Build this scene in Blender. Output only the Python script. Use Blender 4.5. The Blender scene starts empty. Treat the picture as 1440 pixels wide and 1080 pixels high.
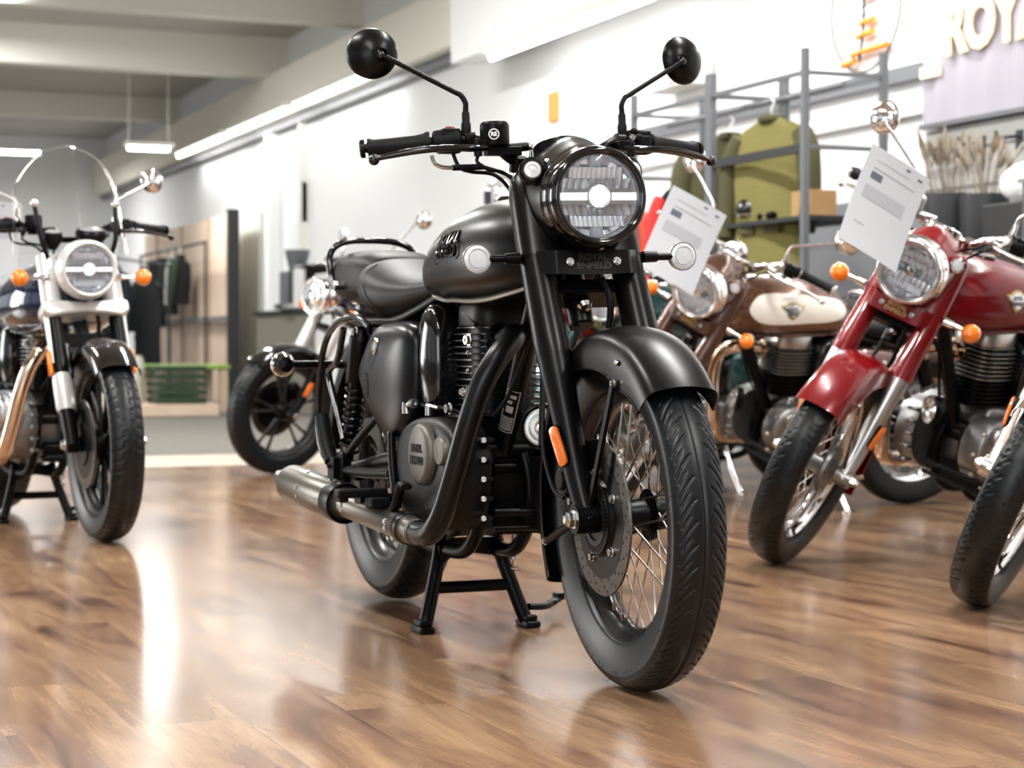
import bpy, bmesh, math, random
import numpy as np
from mathutils import Vector, Matrix, Quaternion
from mathutils.bvhtree import BVHTree
R = math.radians
random.seed(7)
scene = bpy.context.scene
col = scene.collection

# ---------------------------------------------------------------- camera
F_PX = 2694.4
cam_d = bpy.data.cameras.new('camera')
cam_d.sensor_width = 36.0
cam_d.lens = 36.0 * F_PX / 1440.0
cam_d.clip_start = 0.05
cam_d.clip_end = 200
cam = bpy.data.objects.new('camera', cam_d)
col.objects.link(cam)
YAW, PITCH = 0.3906, -0.0185
cam.location = (3.2828, -1.6051, 0.6495)
view = Vector((-math.cos(YAW)*math.cos(PITCH), math.sin(YAW)*math.cos(PITCH), math.sin(PITCH)))
cam.rotation_euler = view.to_track_quat('-Z', 'Y').to_euler()
cam_d.dof.use_dof = True
cam_d.dof.focus_distance = 3.65
cam_d.dof.aperture_fstop = 5.4
scene.camera = cam

# ---------------------------------------------------------------- exposure and sky
scene.view_settings.view_transform = 'Standard'
scene.view_settings.look = 'None'
scene.view_settings.gamma = 1.0
scene.view_settings.use_curve_mapping = False
scene.view_settings.exposure = 0.5
world = bpy.data.worlds.new('world')
scene.world = world
world.use_nodes = True
bg = world.node_tree.nodes['Background']
bg.inputs[0].default_value = (0.93, 0.97, 1.0, 1)
bg.inputs[1].default_value = 0.6

def area(name, loc, target, sx, sy, power, color=(1, 1, 1)):
    d = bpy.data.lights.new(name, 'AREA')
    d.shape = 'RECTANGLE'; d.size = sx; d.size_y = sy; d.energy = power; d.color = color
    o = bpy.data.objects.new(name, d); col.objects.link(o)
    o.location = loc
    o.rotation_euler = (Vector(target) - Vector(loc)).to_track_quat('-Z', 'Y').to_euler()
    return o

# added area lights, fill and rim, imitating daylight from unseen windows
area('added_front_fill', (5.6, -4.6, 2.0), (0, -1.5, 0.9), 3.0, 2.4, 80, (0.95, 0.98, 1.0))
area('added_side_rim', (-9.0, -6.6, 1.8), (-4.0, 0, 0.8), 3.2, 2.6, 210, (1.0, 0.98, 0.95))

# ---------------------------------------------------------------- materials
def mat(name, color, rough=0.5, metal=0.0, **k):
    m = bpy.data.materials.new(name); m.use_nodes = True
    b = m.node_tree.nodes['Principled BSDF']
    b.inputs['Base Color'].default_value = (*color, 1)
    b.inputs['Roughness'].default_value = rough
    b.inputs['Metallic'].default_value = metal
    if 'coat' in k: b.inputs['Coat Weight'].default_value = k['coat']; b.inputs['Coat Roughness'].default_value = k.get('coat_rough', 0.05)
    if 'trans' in k: b.inputs['Transmission Weight'].default_value = k['trans']
    if 'ior' in k: b.inputs['IOR'].default_value = k['ior']
    if 'spec' in k: b.inputs['Specular IOR Level'].default_value = k['spec']
    if 'sheen' in k: b.inputs['Sheen Weight'].default_value = k['sheen']
    if 'alpha' in k: b.inputs['Alpha'].default_value = k['alpha']
    if 'emit' in k:
        b.inputs['Emission Color'].default_value = (*k.get('ecol', color), 1); b.inputs['Emission Strength'].default_value = k['emit']
    if 'bump' in k:      # (scale, strength, distance)
        nt = m.node_tree
        tc = nt.nodes.new('ShaderNodeTexCoord'); n = nt.nodes.new('ShaderNodeTexNoise'); bp = nt.nodes.new('ShaderNodeBump')
        n.inputs['Scale'].default_value = k['bump'][0]; n.inputs['Detail'].default_value = 4
        bp.inputs['Strength'].default_value = k['bump'][1]; bp.inputs['Distance'].default_value = k['bump'][2]
        nt.links.new(tc.outputs['Object'], n.inputs['Vector']); nt.links.new(n.outputs['Fac'], bp.inputs['Height'])
        nt.links.new(bp.outputs['Normal'], b.inputs['Normal'])
    return m

def vary(m, c2, scale=8.0, detail=5, lo=0.35, hi=0.7):
    """mix the base colour with c2 through a noise"""
    nt = m.node_tree; b = nt.nodes['Principled BSDF']; c1 = list(b.inputs['Base Color'].default_value)
    tc = nt.nodes.new('ShaderNodeTexCoord'); n = nt.nodes.new('ShaderNodeTexNoise'); r = nt.nodes.new('ShaderNodeValToRGB')
    n.inputs['Scale'].default_value = scale; n.inputs['Detail'].default_value = detail
    r.color_ramp.elements[0].position = lo; r.color_ramp.elements[1].position = hi
    r.color_ramp.elements[0].color = c1; r.color_ramp.elements[1].color = (*c2, 1)
    nt.links.new(tc.outputs['Object'], n.inputs['Vector']); nt.links.new(n.outputs['Fac'], r.inputs['Fac'])
    nt.links.new(r.outputs['Color'], b.inputs['Base Color'])
    return m

SATIN = mat('satin_black_paint', (0.0016, 0.0016, 0.0016), 0.30, 0.0, spec=0.20, bump=(900, 0.05, 0.0005))
SATINB = mat('satin_blue_black_panel', (0.002, 0.003, 0.0045), 0.29, 0.0, spec=0.24)
BLK = mat('black_metal', (0.002, 0.002, 0.0022), 0.34, 0.0, spec=0.15)
BLKG = mat('gloss_black', (0.003, 0.003, 0.0035), 0.10, 0.0, coat=0.3)
CHARC = mat('charcoal_cast_metal', (0.006, 0.006, 0.0055), 0.40, 0.0, spec=0.22, bump=(500, 0.15, 0.0006))
FINB = mat('black_fin_enamel', (0.003, 0.003, 0.003), 0.22, 0.0, spec=0.55)
CAP = mat('olive_grey_cover', (0.12, 0.115, 0.10), 0.45, 0.5)
RUB = mat('black_rubber', (0.003, 0.0034, 0.004), 0.5, 0.0, spec=0.16)
TYRE = mat('tyre_rubber', (0.0035, 0.0048, 0.0062), 0.36, 0.0, spec=0.33)
vary(TYRE, (0.006, 0.0075, 0.009), 14)
GRIP = mat('grip_rubber', (0.006, 0.0065, 0.007), 0.5, 0.0, spec=0.2)
VINYL = mat('black_vinyl', (0.005, 0.005, 0.0045), 0.47, 0.0, spec=0.22, bump=(700, 0.25, 0.0006))
CHROME = mat('chrome', (0.86, 0.86, 0.87), 0.06, 1.0)
STEEL = mat('bright_steel', (0.62, 0.62, 0.60), 0.22, 1.0)
SPOKE = mat('spoke_steel', (0.55, 0.54, 0.50), 0.28, 1.0)
DISC = mat('brake_disc_steel', (0.085, 0.08, 0.072), 0.30, 1.0)
RIMB = mat('satin_black_rim', (0.004, 0.004, 0.004), 0.24, 0.0, spec=0.4)
PIPEB = mat('black_exhaust_coating', (0.002, 0.002, 0.0024), 0.30, 0.0, spec=0.30)
MUFF = mat('gunmetal_muffler', (0.135, 0.125, 0.105), 0.34, 0.85)
ALU = mat('polished_aluminium', (0.50, 0.50, 0.49), 0.28, 1.0)
ALUD = mat('cast_aluminium', (0.26, 0.26, 0.26), 0.38, 0.9)
FINS = mat('engine_fin_metal', (0.34, 0.34, 0.32), 0.36, 0.9)
GLASS = mat('clear_glass', (1, 1, 1), 0.0, 0.0, trans=1.0, ior=1.3)
REFL = mat('headlamp_reflector', (0.86, 0.90, 0.96), 0.30, 0.65)
WHITEP = mat('white_light_guide', (0.92, 0.93, 0.95), 0.3)
LGUIDE = mat('lit_light_guide', (.95, .96, 1.0), .3, emit=.75)
ORANGE = mat('orange_lens', (0.95, 0.22, 0.005), 0.12, 0.0, coat=1.0)
AMBER = mat('amber_reflector', (0.75, 0.16, 0.01), 0.2, 0.0, coat=1.0, bump=(600, 0.4, 0.001))
LENSW = mat('frosted_signal_lens', (0.62, 0.65, 0.68), 0.22, 0.0, coat=1.0)
RED = mat('deep_red_paint', (0.17, 0.001, 0.004), 0.24, 0.1, spec=.4, coat=0.5)
REDT = mat('dark_red_tank_paint', (0.13, 0.002, 0.004), 0.20, 0.0, spec=0.3, coat=0.2)
BRONZE = mat('bronze_brown_paint', (0.085, 0.035, 0.022), 0.25, 0.5, coat=1.0)
COPPER = mat('copper_brown_paint', (0.13, 0.055, 0.028), 0.2, 0.6, coat=1.0)
CREAM = mat('cream_paint', (0.78, 0.74, 0.66), 0.2, 0.0, coat=1.0)
NAVY = mat('navy_blue_paint', (0.006, 0.016, 0.045), 0.12, 0.3, coat=1.0)
TEAL = mat('dark_teal_paint', (0.01, 0.05, 0.05), 0.2, 0.3, coat=1.0)
WHITEM = mat('pale_silver_casting', (0.66, 0.66, 0.65), 0.32, 0.35)
TINTCHROME = mat('heat_and_floor_tinted_chrome', (0.76, 0.60, 0.47), 0.10, 1.0)  # warm floor reflection and heat tint put into the chrome colour
REDBTN = mat('dark_red_plastic', (0.16, 0.01, 0.02), 0.4)
GREYP = mat('grey_print', (0.30, 0.31, 0.33), 0.6)
GOLD = mat('dull_gold', (0.42, 0.30, 0.12), 0.35, 0.8)
DKPRINT = mat('dark_print', (0.10, 0.11, 0.15), 0.7)
PAPER = mat('white_paper', (0.48, 0.49, 0.52), 0.7)
PAPERG = mat('pale_grey_print', (0.36, 0.37, 0.40), 0.7)
STICK = mat('pale_sticker_print', (0.55, 0.55, 0.55), 0.5)

# ---------------------------------------------------------------- mesh helpers
def frame_of(d):
    d = Vector(d).normalized()
    a = Vector((0, 0, 1)) if abs(d.z) < 0.9 else Vector((1, 0, 0))
    u = d.cross(a).normalized(); v = d.cross(u).normalized()
    return u, v, d

def catmull(pts, sub):
    pts = [Vector(p) for p in pts]
    if sub <= 1 or len(pts) < 3: return pts
    out = []
    for i in range(len(pts)-1):
        p0 = pts[max(i-1, 0)]; p1 = pts[i]; p2 = pts[i+1]; p3 = pts[min(i+2, len(pts)-1)]
        for k in range(sub):
            t = k/sub
            out.append(0.5*((2*p1) + (p2-p0)*t + (2*p0-5*p1+4*p2-p3)*t*t + (3*p1-p0-3*p2+p3)*t**3))
    out.append(pts[-1]); return out

def lerp_list(vals, n):
    out = []
    for i in range(n):
        t = i*(len(vals)-1)/(n-1); k = min(int(t), len(vals)-2); f = t-k
        out.append(vals[k]*(1-f)+vals[k+1]*f)
    return out

class MB:
    def __init__(s): s.v = []; s.f = []
    def add(s, vs, fs):
        o = len(s.v); s.v += [tuple(x) for x in vs]; s.f += [tuple(i+o for i in f) for f in fs]; return s
    def rings(s, rings, close=True, caps=True, cyc=False):
        n = len(rings[0]); vs = [p for r in rings for p in r]; fs = []
        m = len(rings)
        for i in range(m if cyc else m-1):
            a, b = i*n, ((i+1) % m)*n
            for j in range(n if close else n-1):
                k = (j+1) % n
                fs.append((a+j, a+k, b+k, b+j))
        if caps and not cyc:
            fs.append(tuple(reversed(range(n)))); fs.append(tuple((m-1)*n+j for j in range(n)))
        return s.add(vs, fs)
    def box(s, c, size, rot=None):
        c = Vector(c); h = Vector(size)/2; vs = []
        for x in (-1, 1):
            for y in (-1, 1):
                for z in (-1, 1):
                    p = Vector((x*h.x, y*h.y, z*h.z))
                    if rot is not None: p = rot @ p
                    vs.append(c+p)
        return s.add(vs, [(0, 1, 3, 2), (4, 6, 7, 5), (0, 4, 5, 1), (2, 3, 7, 6), (0, 2, 6, 4), (1, 5, 7, 3)])
    def bar(s, p0, p1, w, t, up=(0, 0, 1)):
        p0 = Vector(p0); p1 = Vector(p1); d = (p1-p0); L = d.length; d.normalize()
        u = Vector(up); sd = d.cross(u).normalized(); u = sd.cross(d).normalized()
        rot = Matrix((d, sd, u)).transposed()
        return s.box((p0+p1)/2, (L, w, t), rot)
    def tube(s, path, r, n=12, sub=6, caps=True, flat=1.0, closed=False):
        if closed:
            pts = [Vector(p) for p in path]
        else:
            pts = catmull(path, sub)
        m = len(pts)
        rs = lerp_list(r, m) if isinstance(r, (list, tuple)) else [r]*m
        rings = []; u = None
        for i, p in enumerate(pts):
            a = pts[(i-1) % m] if closed else pts[max(i-1, 0)]
            b = pts[(i+1) % m] if closed else pts[min(i+1, m-1)]
            d = (b-a).normalized()
            if u is None: u = frame_of(d)[0]
            u = (u - d*u.dot(d)).normalized(); v = d.cross(u)
            rings.append([p+(u*math.cos(2*math.pi*j/n)+v*math.sin(2*math.pi*j/n)*flat)*rs[i] for j in range(n)])
        return s.rings(rings, True, caps, closed)
    def cyl(s, p0, p1, r0, r1=None, n=20, caps=True):
        return s.tube([p0, p1], [r0, r0 if r1 is None else r1], n, 1, caps)
    def lathe(s, prof, o, axis, n=32, cyc=False, caps=False):
        u, v, d = frame_of(axis); o = Vector(o); rings = []
        for r, h in prof:
            rings.append([o+d*h+(u*math.cos(2*math.pi*j/n)+v*math.sin(2*math.pi*j/n))*max(r, 1e-5) for j in range(n)])
        return s.rings(rings, True, caps, cyc)
    def sphere(s, c, r, sc=(1, 1, 1), n=16, m=10):
        c = Vector(c); rings = []
        for i in range(m+1):
            a = math.pi*i/m-math.pi/2
            rings.append([c+Vector((math.cos(a)*math.cos(2*math.pi*j/n)*r*sc[0], math.cos(a)*math.sin(2*math.pi*j/n)*r*sc[1], math.sin(a)*r*sc[2])) for j in range(n)])
        for k in (0, m):
            rings[k] = [c+Vector((0, 0, (-1 if k == 0 else 1)*r*sc[2]*0.999))+Vector((math.cos(2*math.pi*j/n), math.sin(2*math.pi*j/n), 0))*1e-4 for j in range(n)]
        return s.rings(rings)
    def prism(s, out, o, u, v, th):
        """2D outline extruded along u x v by th"""
        o = Vector(o); u = Vector(u).normalized(); v = Vector(v).normalized(); w = u.cross(v)
        a = [o+u*x+v*y for x, y in out]; b = [p+w*th for p in a]; n = len(out)
        fs = [tuple(reversed(range(n))), tuple(range(n, 2*n))]
        fs += [(i, (i+1) % n, n+(i+1) % n, n+i) for i in range(n)]
        return s.add(a+b, fs)
    def pillow(s, out, o, u, v, base, h, lv=6, pw=2.4, sub=4):
        """2D outline -> wall of height base then a dome of height h, along u x v"""
        if sub > 1:
            n0 = len(out); q = [Vector((x, y, 0)) for x, y in out]; oo = []
            for i in range(n0):
                p0, p1, p2, p3 = q[(i-1) % n0], q[i], q[(i+1) % n0], q[(i+2) % n0]
                for k in range(sub):
                    t = k/sub
                    c = 0.5*((2*p1) + (p2-p0)*t + (2*p0-5*p1+4*p2-p3)*t*t + (3*p1-p0-3*p2+p3)*t**3)
                    oo.append((c.x, c.y))
            out = oo
        o = Vector(o); u = Vector(u).normalized(); v = Vector(v).normalized(); w = u.cross(v)
        n = len(out); cx = sum(p[0] for p in out)/n; cy = sum(p[1] for p in out)/n
        rings = [[o+u*x+v*y for x, y in out]]
        for i in range(lv+1):
            k = math.cos(i/lv*math.pi/2); k = max(k, 0.02)
            hh = base+h*(1-k**pw)**(1/pw)
            rings.append([o+u*(cx+(x-cx)*k)+v*(cy+(y-cy)*k)+w*hh for x, y in out])
        return s.rings(rings)
    def bolt(s, p, d, r=0.006, h=0.006):
        p = Vector(p); d = Vector(d).normalized()
        s.lathe([(r*1.35, 0), (r*1.35, h*0.25), (r, h*0.25), (r, h), (r*0.5, h), (r*0.45, h*0.5), (1e-4, h*0.5)], p, d, 6 if r < 0.004 else 12)
        return s

def mesh_of(name, mb):
    me = bpy.data.meshes.new(name)
    me.from_pydata([tuple(p) for p in mb.v], [], mb.f)
    me.update()
    return me

def finish(me, m, smooth=40, fix=True):
    if fix and len(me.polygons) < 30000:
        bm = bmesh.new(); bm.from_mesh(me); bmesh.ops.recalc_face_normals(bm, faces=bm.faces); bm.to_mesh(me); bm.free()
    if m is not None: me.materials.append(m)
    me.polygons.foreach_set('use_smooth', [True]*len(me.polygons))
    if smooth: me.set_sharp_from_angle(angle=R(smooth))
    me.update()

SPLIT = {'head_bolt', 'cover_bolt', 'muffler_screw', 'frame_bolt', 'shock_bolt', 'stay_bolt', 'plate_bolt', 'case_bolt', 'caliper_bolt', 'skid_bar'}
def components(mb):
    par = list(range(len(mb.v)))
    def find(a):
        while par[a] != a: par[a] = par[par[a]]; a = par[a]
        return a
    for f in mb.f:
        r0 = find(f[0])
        for i in f[1:]:
            r1 = find(i)
            if r1 != r0: par[r1] = r0
    groups = {}
    for f in mb.f: groups.setdefault(find(f[0]), []).append(f)
    out = []
    for fs in groups.values():
        ids = sorted({i for f in fs for i in f}); mp = {i: k for k, i in enumerate(ids)}
        c = MB(); c.v = [mb.v[i] for i in ids]; c.f = [tuple(mp[i] for i in f) for f in fs]; out.append(c)
    return out

def obj(name, mb, m, parent=None, xf=None, smooth=40, bevel=0.0, label=None, mirror=False):
    if name in SPLIT:
        cs = components(mb)
        if len(cs) > 1:
            SPLIT.discard(name)
            r = [obj(name, c, m, parent, xf, smooth, bevel, label) for c in cs][0]
            SPLIT.add(name); return r
    if xf is not None: mb.v = [tuple(xf(Vector(p))) for p in mb.v]
    me = mesh_of(name, mb); finish(me, m, smooth)
    o = bpy.data.objects.new(name, me); col.objects.link(o)
    if parent is not None: o.parent = parent
    if bevel:
        b = o.modifiers.new('bevel', 'BEVEL'); b.width = bevel; b.segments = 2; b.limit_method = 'ANGLE'; b.angle_limit = R(40)
        b.harden_normals = False
    if label: o['label'] = label
    return o

def thing(name, label, cat, loc=(0, 0, 0), rz=0, group=None):
    o = bpy.data.objects.new(name, None); col.objects.link(o)
    o.empty_display_size = 0.1
    o.location = loc; o.rotation_euler = (0, 0, rz); o['label'] = label; o['category'] = cat
    if group: o['group'] = group
    return o

def tag(o, label, cat, group=None):
    o['label'] = label; o['category'] = cat
    if group: o['group'] = group
    return o

def struct(name, mb, m, **k):
    o = obj(name, mb, m, **k); o['kind'] = 'structure'; return o

def text_mb(txt, size, depth=0.001, bold=0.0, xs=1.0, align='CENTER', space=1.0):
    c = bpy.data.curves.new('t', 'FONT'); c.body = txt; c.size = size; c.extrude = depth; c.offset = bold
    c.align_x = align; c.align_y = 'CENTER'; c.space_character = space; c.resolution_u = 3
    o = bpy.data.objects.new('t', c); col.objects.link(o)
    dg = bpy.context.evaluated_depsgraph_get(); me = bpy.data.meshes.new_from_object(o.evaluated_get(dg))
    mb = MB(); mb.v = [(v.co.x*xs, v.co.y, v.co.z) for v in me.vertices]; mb.f = [tuple(p.vertices) for p in me.polygons]
    bpy.data.objects.remove(o); bpy.data.curves.remove(c); bpy.data.meshes.remove(me)
    return mb

def place2d(mb, o, u, v):
    o = Vector(o); u = Vector(u).normalized(); v = Vector(v).normalized(); w = u.cross(v)
    mb.v = [tuple(o+u*p[0]+v*p[1]+w*p[2]) for p in mb.v]; return mb

def ellipse(a, b, n=24, cx=0, cy=0, e=2.0):
    out = []
    for i in range(n):
        t = 2*math.pi*i/n; c, s = math.cos(t), math.sin(t)
        out.append((cx+a*math.copysign(abs(c)**(2/e), c), cy+b*math.copysign(abs(s)**(2/e), s)))
    return out

def sections(prof, e_top=2.3, e_bot=3.0, n=36, sub=4):
    """prof rows: (x, ztop, zbot, halfwidth, [zmid fraction]) -> rings across x"""
    rows = catmull([Vector((p[0], p[1], p[2])) for p in prof], sub)
    ws = catmull([Vector((p[0], p[3], p[4] if len(p) > 4 else 0.42)) for p in prof], sub)
    rings = []
    for a, b in zip(rows, ws):
        x, zt, zb = a; w, mf = b[1], b[2]; zm = zb+(zt-zb)*mf; ring = []
        for j in range(n):
            t = 2*math.pi*j/n; c, s_ = math.cos(t), math.sin(t)
            e = e_top if s_ > 0 else e_bot
            y = w*math.copysign(abs(c)**(2/e), c)
            z = zm+(zt-zm if s_ > 0 else zm-zb)*math.copysign(abs(s_)**(2/e), s_)
            ring.append(Vector((x, y, z)))
        rings.append(ring)
    return rings

def project(mb, bvh, side, off):
    """push a flat thing lying in x-z onto a body's flank; its own local y (side-wards) offset is kept"""
    out = []
    for p in mb.v:
        h = bvh.ray_cast(Vector((p[0], side*0.6, p[2])), Vector((0, -side, 0)))
        if h[0] is None: out.append(p); continue
        out.append((p[0], h[0].y+side*(off+abs(p[1])), p[2]))
    mb.v = out; return mb

# ---------------------------------------------------------------- wheels
def tyre_mb(c, Rr, w, rin, na, nl, style=1, flip=1):
    """tyre round an axle along y, real tread grooves cut into the crown"""
    # section: lateral parameter -1..1 over the outer arc
    hw = w/2; u = np.linspace(-1, 1, nl)
    th = u*R(112)
    yy = hw*np.sin(th); 
    ht = (Rr-rin)
    crown = Rr-0.30*w*(1-np.cos(np.clip(th, -R(90), R(90))))*1.0
    rr = np.where(np.abs(th) <= R(90), crown, 0)
    e = np.clip((np.abs(th)-R(90))/R(22), 0, 1)
    rr = np.where(np.abs(th) > R(90), (Rr-0.30*w)-e*(Rr-0.30*w-rin), rr)
    yy = np.where(np.abs(th) > R(90), np.sign(th)*hw*(1-0.36*e**1.6), yy)
    ang = np.linspace(0, 2*np.pi, na, endpoint=False)
    A, U = np.meshgrid(ang, u, indexing='ij')
    Rg = np.broadcast_to(rr, A.shape).copy(); Yg = np.broadcast_to(yy, A.shape)
    s = A*Rr; ay = np.abs(Yg)
    d = np.zeros_like(Rg)
    def band(x, lo, hi, k=0.0012): return np.clip((x-lo)/k, 0, 1)*np.clip((hi-x)/k, 0, 1)
    circ = 2*np.pi*Rr
    if style == 1:
        off = np.where(Yg > 0, 0.0, 0.5)
        n1 = round(circ/0.040); p = circ/n1
        q = ay/hw
        t = np.mod(s*flip + 0.60*w*q*q - off*p, p)
        d = np.maximum(d, band(t, 0.0, 0.0044)*band(q, 0.28, 0.86, 0.03))
        t2 = np.mod(s*flip + 0.60*w*q*q - off*p + p*0.45, p)
        d = np.maximum(d, band(t2, 0.0, 0.0038)*band(q, 0.50, 0.80, 0.03))
        d = np.maximum(d, band(ay, -1, 0.0022, 0.0008))
    elif style == 2:     # road tyre with two wavy rings and side cuts
        n1 = round(circ/0.035); p = circ/n1; q = ay/hw
        wave = 0.26+0.05*np.sin(2*np.pi*s/p)
        d = np.maximum(d, band(np.abs(q-wave), -1, 0.035, 0.02))
        t = np.mod(s*flip+0.35*ay, p)
        d = np.maximum(d, band(t, 0, 0.006)*band(q, 0.45, 0.97, 0.03))
    d = d*(np.abs(np.broadcast_to(th, A.shape)) < R(84))
    Rg = Rg-d*0.0050*(1 if style else 0)
    X = c[0]+Rg*np.cos(A); Z = c[2]+Rg*np.sin(A); Y = c[1]+Yg
    vs = np.stack([X, Y, Z], -1).reshape(-1, 3)
    i = np.arange(na)[:, None]; j = np.arange(nl)[None, :]
    a = (i*nl+j); b = (((i+1) % na)*nl+j); j2 = (j+1) % nl
    a2 = (i*nl+j2); b2 = (((i+1) % na)*nl+j2)
    fs = np.stack([a, b, b2, a2], -1).reshape(-1, 4)
    mb = MB(); mb.v = [tuple(p) for p in vs.tolist()]; mb.f = [tuple(f) for f in fs.tolist()]
    return mb
# ---------------------------------------------------------------- room materials
def wood_floor():
    m = bpy.data.materials.new('laminate_floor'); m.use_nodes = True
    nt = m.node_tree; N = nt.nodes; L = nt.links; b = N['Principled BSDF']
    tc = N.new('ShaderNodeTexCoord')
    br = N.new('ShaderNodeTexBrick'); br.offset = .37; br.inputs['Scale'].default_value = 1
    br.inputs['Brick Width'].default_value = 1.28; br.inputs['Row Height'].default_value = .192
    br.inputs['Mortar Size'].default_value = .0011; br.inputs['Mortar Smooth'].default_value = .2
    br.inputs['Color1'].default_value = (0, 0, 0, 1); br.inputs['Color2'].default_value = (1, 1, 1, 1); br.inputs['Mortar'].default_value = (.5, .5, .5, 1)
    L.new(tc.outputs['Object'], br.inputs['Vector'])
    # offset the grain per plank
    add = N.new('ShaderNodeVectorMath'); add.operation = 'MULTIPLY_ADD'; add.inputs[1].default_value = (3.7, 9.1, 0); L.new(br.outputs['Color'], add.inputs[0]); L.new(tc.outputs['Object'], add.inputs[2])
    mp = N.new('ShaderNodeMapping'); mp.inputs['Scale'].default_value = (.8, 4.2, 1); L.new(add.outputs[0], mp.inputs['Vector'])
    n1 = N.new('ShaderNodeTexNoise'); n1.inputs['Scale'].default_value = 1.6; n1.inputs['Detail'].default_value = 6; n1.inputs['Roughness'].default_value = .62; n1.inputs['Distortion'].default_value = .7; L.new(mp.outputs[0], n1.inputs['Vector'])
    mp2 = N.new('ShaderNodeMapping'); mp2.inputs['Scale'].default_value = (3.5, 90, 1); L.new(add.outputs[0], mp2.inputs['Vector'])
    n2 = N.new('ShaderNodeTexNoise'); n2.inputs['Scale'].default_value = 1.4; n2.inputs['Detail'].default_value = 4; L.new(mp2.outputs[0], n2.inputs['Vector'])
    r = N.new('ShaderNodeValToRGB'); e = r.color_ramp.elements
    e[0].position = .33; e[0].color = (.085, .043, .027, 1); e[1].position = .68; e[1].color = (.38, .24, .138, 1)
    q = e.new(.42); q.color = (.19, .103, .064, 1); q = e.new(.55); q.color = (.285, .172, .098, 1)
    L.new(n1.outputs['Fac'], r.inputs['Fac'])
    mx = N.new('ShaderNodeMix'); mx.data_type = 'RGBA'; mx.blend_type = 'MULTIPLY'; mx.inputs['Factor'].default_value = .35
    r2 = N.new('ShaderNodeValToRGB'); r2.color_ramp.elements[0].position = .3; r2.color_ramp.elements[0].color = (.55, .48, .42, 1); r2.color_ramp.elements[1].position = .62
    L.new(n2.outputs['Fac'], r2.inputs['Fac']); L.new(r.outputs['Color'], mx.inputs[6]); L.new(r2.outputs['Color'], mx.inputs[7])
    mx2 = N.new('ShaderNodeMix'); mx2.data_type = 'RGBA'; mx2.blend_type = 'MULTIPLY'; mx2.inputs['Factor'].default_value = 1
    mr = N.new('ShaderNodeMapRange'); mr.inputs['To Min'].default_value = .90; mr.inputs['To Max'].default_value = 1.08; L.new(br.outputs['Color'], mr.inputs['Value'])
    L.new(mx.outputs[2], mx2.inputs[6]); L.new(mr.outputs[0], mx2.inputs[7])
    mx3 = N.new('ShaderNodeMix'); mx3.data_type = 'RGBA'; L.new(br.outputs['Fac'], mx3.inputs['Factor']); L.new(mx2.outputs[2], mx3.inputs[6]); mx3.inputs[7].default_value = (.20, .11, .07, 1)
    L.new(mx3.outputs[2], b.inputs['Base Color'])
    b.inputs['Roughness'].default_value = .17
    b.inputs['Specular IOR Level'].default_value = .5
    n3 = N.new('ShaderNodeTexNoise'); n3.inputs['Scale'].default_value = 1.1; n3.inputs['Detail'].default_value = 3
    mr2 = N.new('ShaderNodeMapRange'); mr2.inputs['To Min'].default_value = .12; mr2.inputs['To Max'].default_value = .22
    L.new(tc.outputs['Object'], n3.inputs['Vector']); L.new(n3.outputs['Fac'], mr2.inputs['Value']); L.new(mr2.outputs[0], b.inputs['Roughness'])
    bp = N.new('ShaderNodeBump'); bp.inputs['Strength'].default_value = .12; bp.inputs['Distance'].default_value = .001
    L.new(n2.outputs['Fac'], bp.inputs['Height']); L.new(bp.outputs['Normal'], b.inputs['Normal'])
    return m

WALLM = mat('white_plaster', (.84, .85, .86), .85, bump=(60, .1, .002))
CEILM = mat('ceiling_grey', (.52, .50, .46), .9, bump=(30, .2, .004))
DIMW = mat('dim_grey_wall', (.16, .16, .165), .85)  # unseen walls darkened to keep reflections in the black parts low
BEAMM = mat('cream_beam_paint', (.80, .78, .72), .8)
BULKM = mat('cream_bulkhead', (.86, .83, .74), .8)
GREYM = mat('grey_rack_metal', (.15, .16, .175), .45, .2)
GREYW = mat('grey_wall_panel', (.20, .22, .24), .7)
STRIPM = mat('cream_threshold', (.42, .38, .30), .5)
CARPET = vary(mat('grey_carpet', (.14, .13, .115), .95, bump=(300, .5, .004)), (.19, .18, .155), 20)
BEIGE = vary(mat('beige_birch_panel', (.66, .50, .38), .6), (.72, .57, .45), 3)
DARKM = mat('black_board', (.02, .021, .022), .6)
TUBEL = mat('lit_tube', (1, 1, 1), .5, emit=9, ecol=(1.0, .98, .95))

# ---------------------------------------------------------------- room shell
struct('floor', MB().box((-1.075, -1.25, -.05), (12.15, 11.5, .1)), wood_floor())
struct('trim_1', MB().box((-7.70, -1.25, -.049), (1.10, 11.5, .1)), STRIPM)
struct('floor', MB().box((-19.1, -1.25, -.052), (21.7, 11.5, .1)), CARPET)
struct('wall_right', MB().box((-12.4, 4.6, 2.1), (35.2, .2, 4.4)), WALLM)
struct('wall_far', MB().box((-30.0, -1.25, 2.1), (.2, 11.9, 4.4)), WALLM)
struct('wall_front', MB().box((5.1, 1.35, 2.1), (.2, 6.5, 4.4)).box((5.1, -4.5, 3.9), (.2, 5.2, .8)), DIMW)  # unseen dark wall added to block frontal sky light, open at one side
struct('ceiling', MB().box((-12.4, -1.25, 4.30), (35.2, 11.9, .1)), CEILM)
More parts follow.
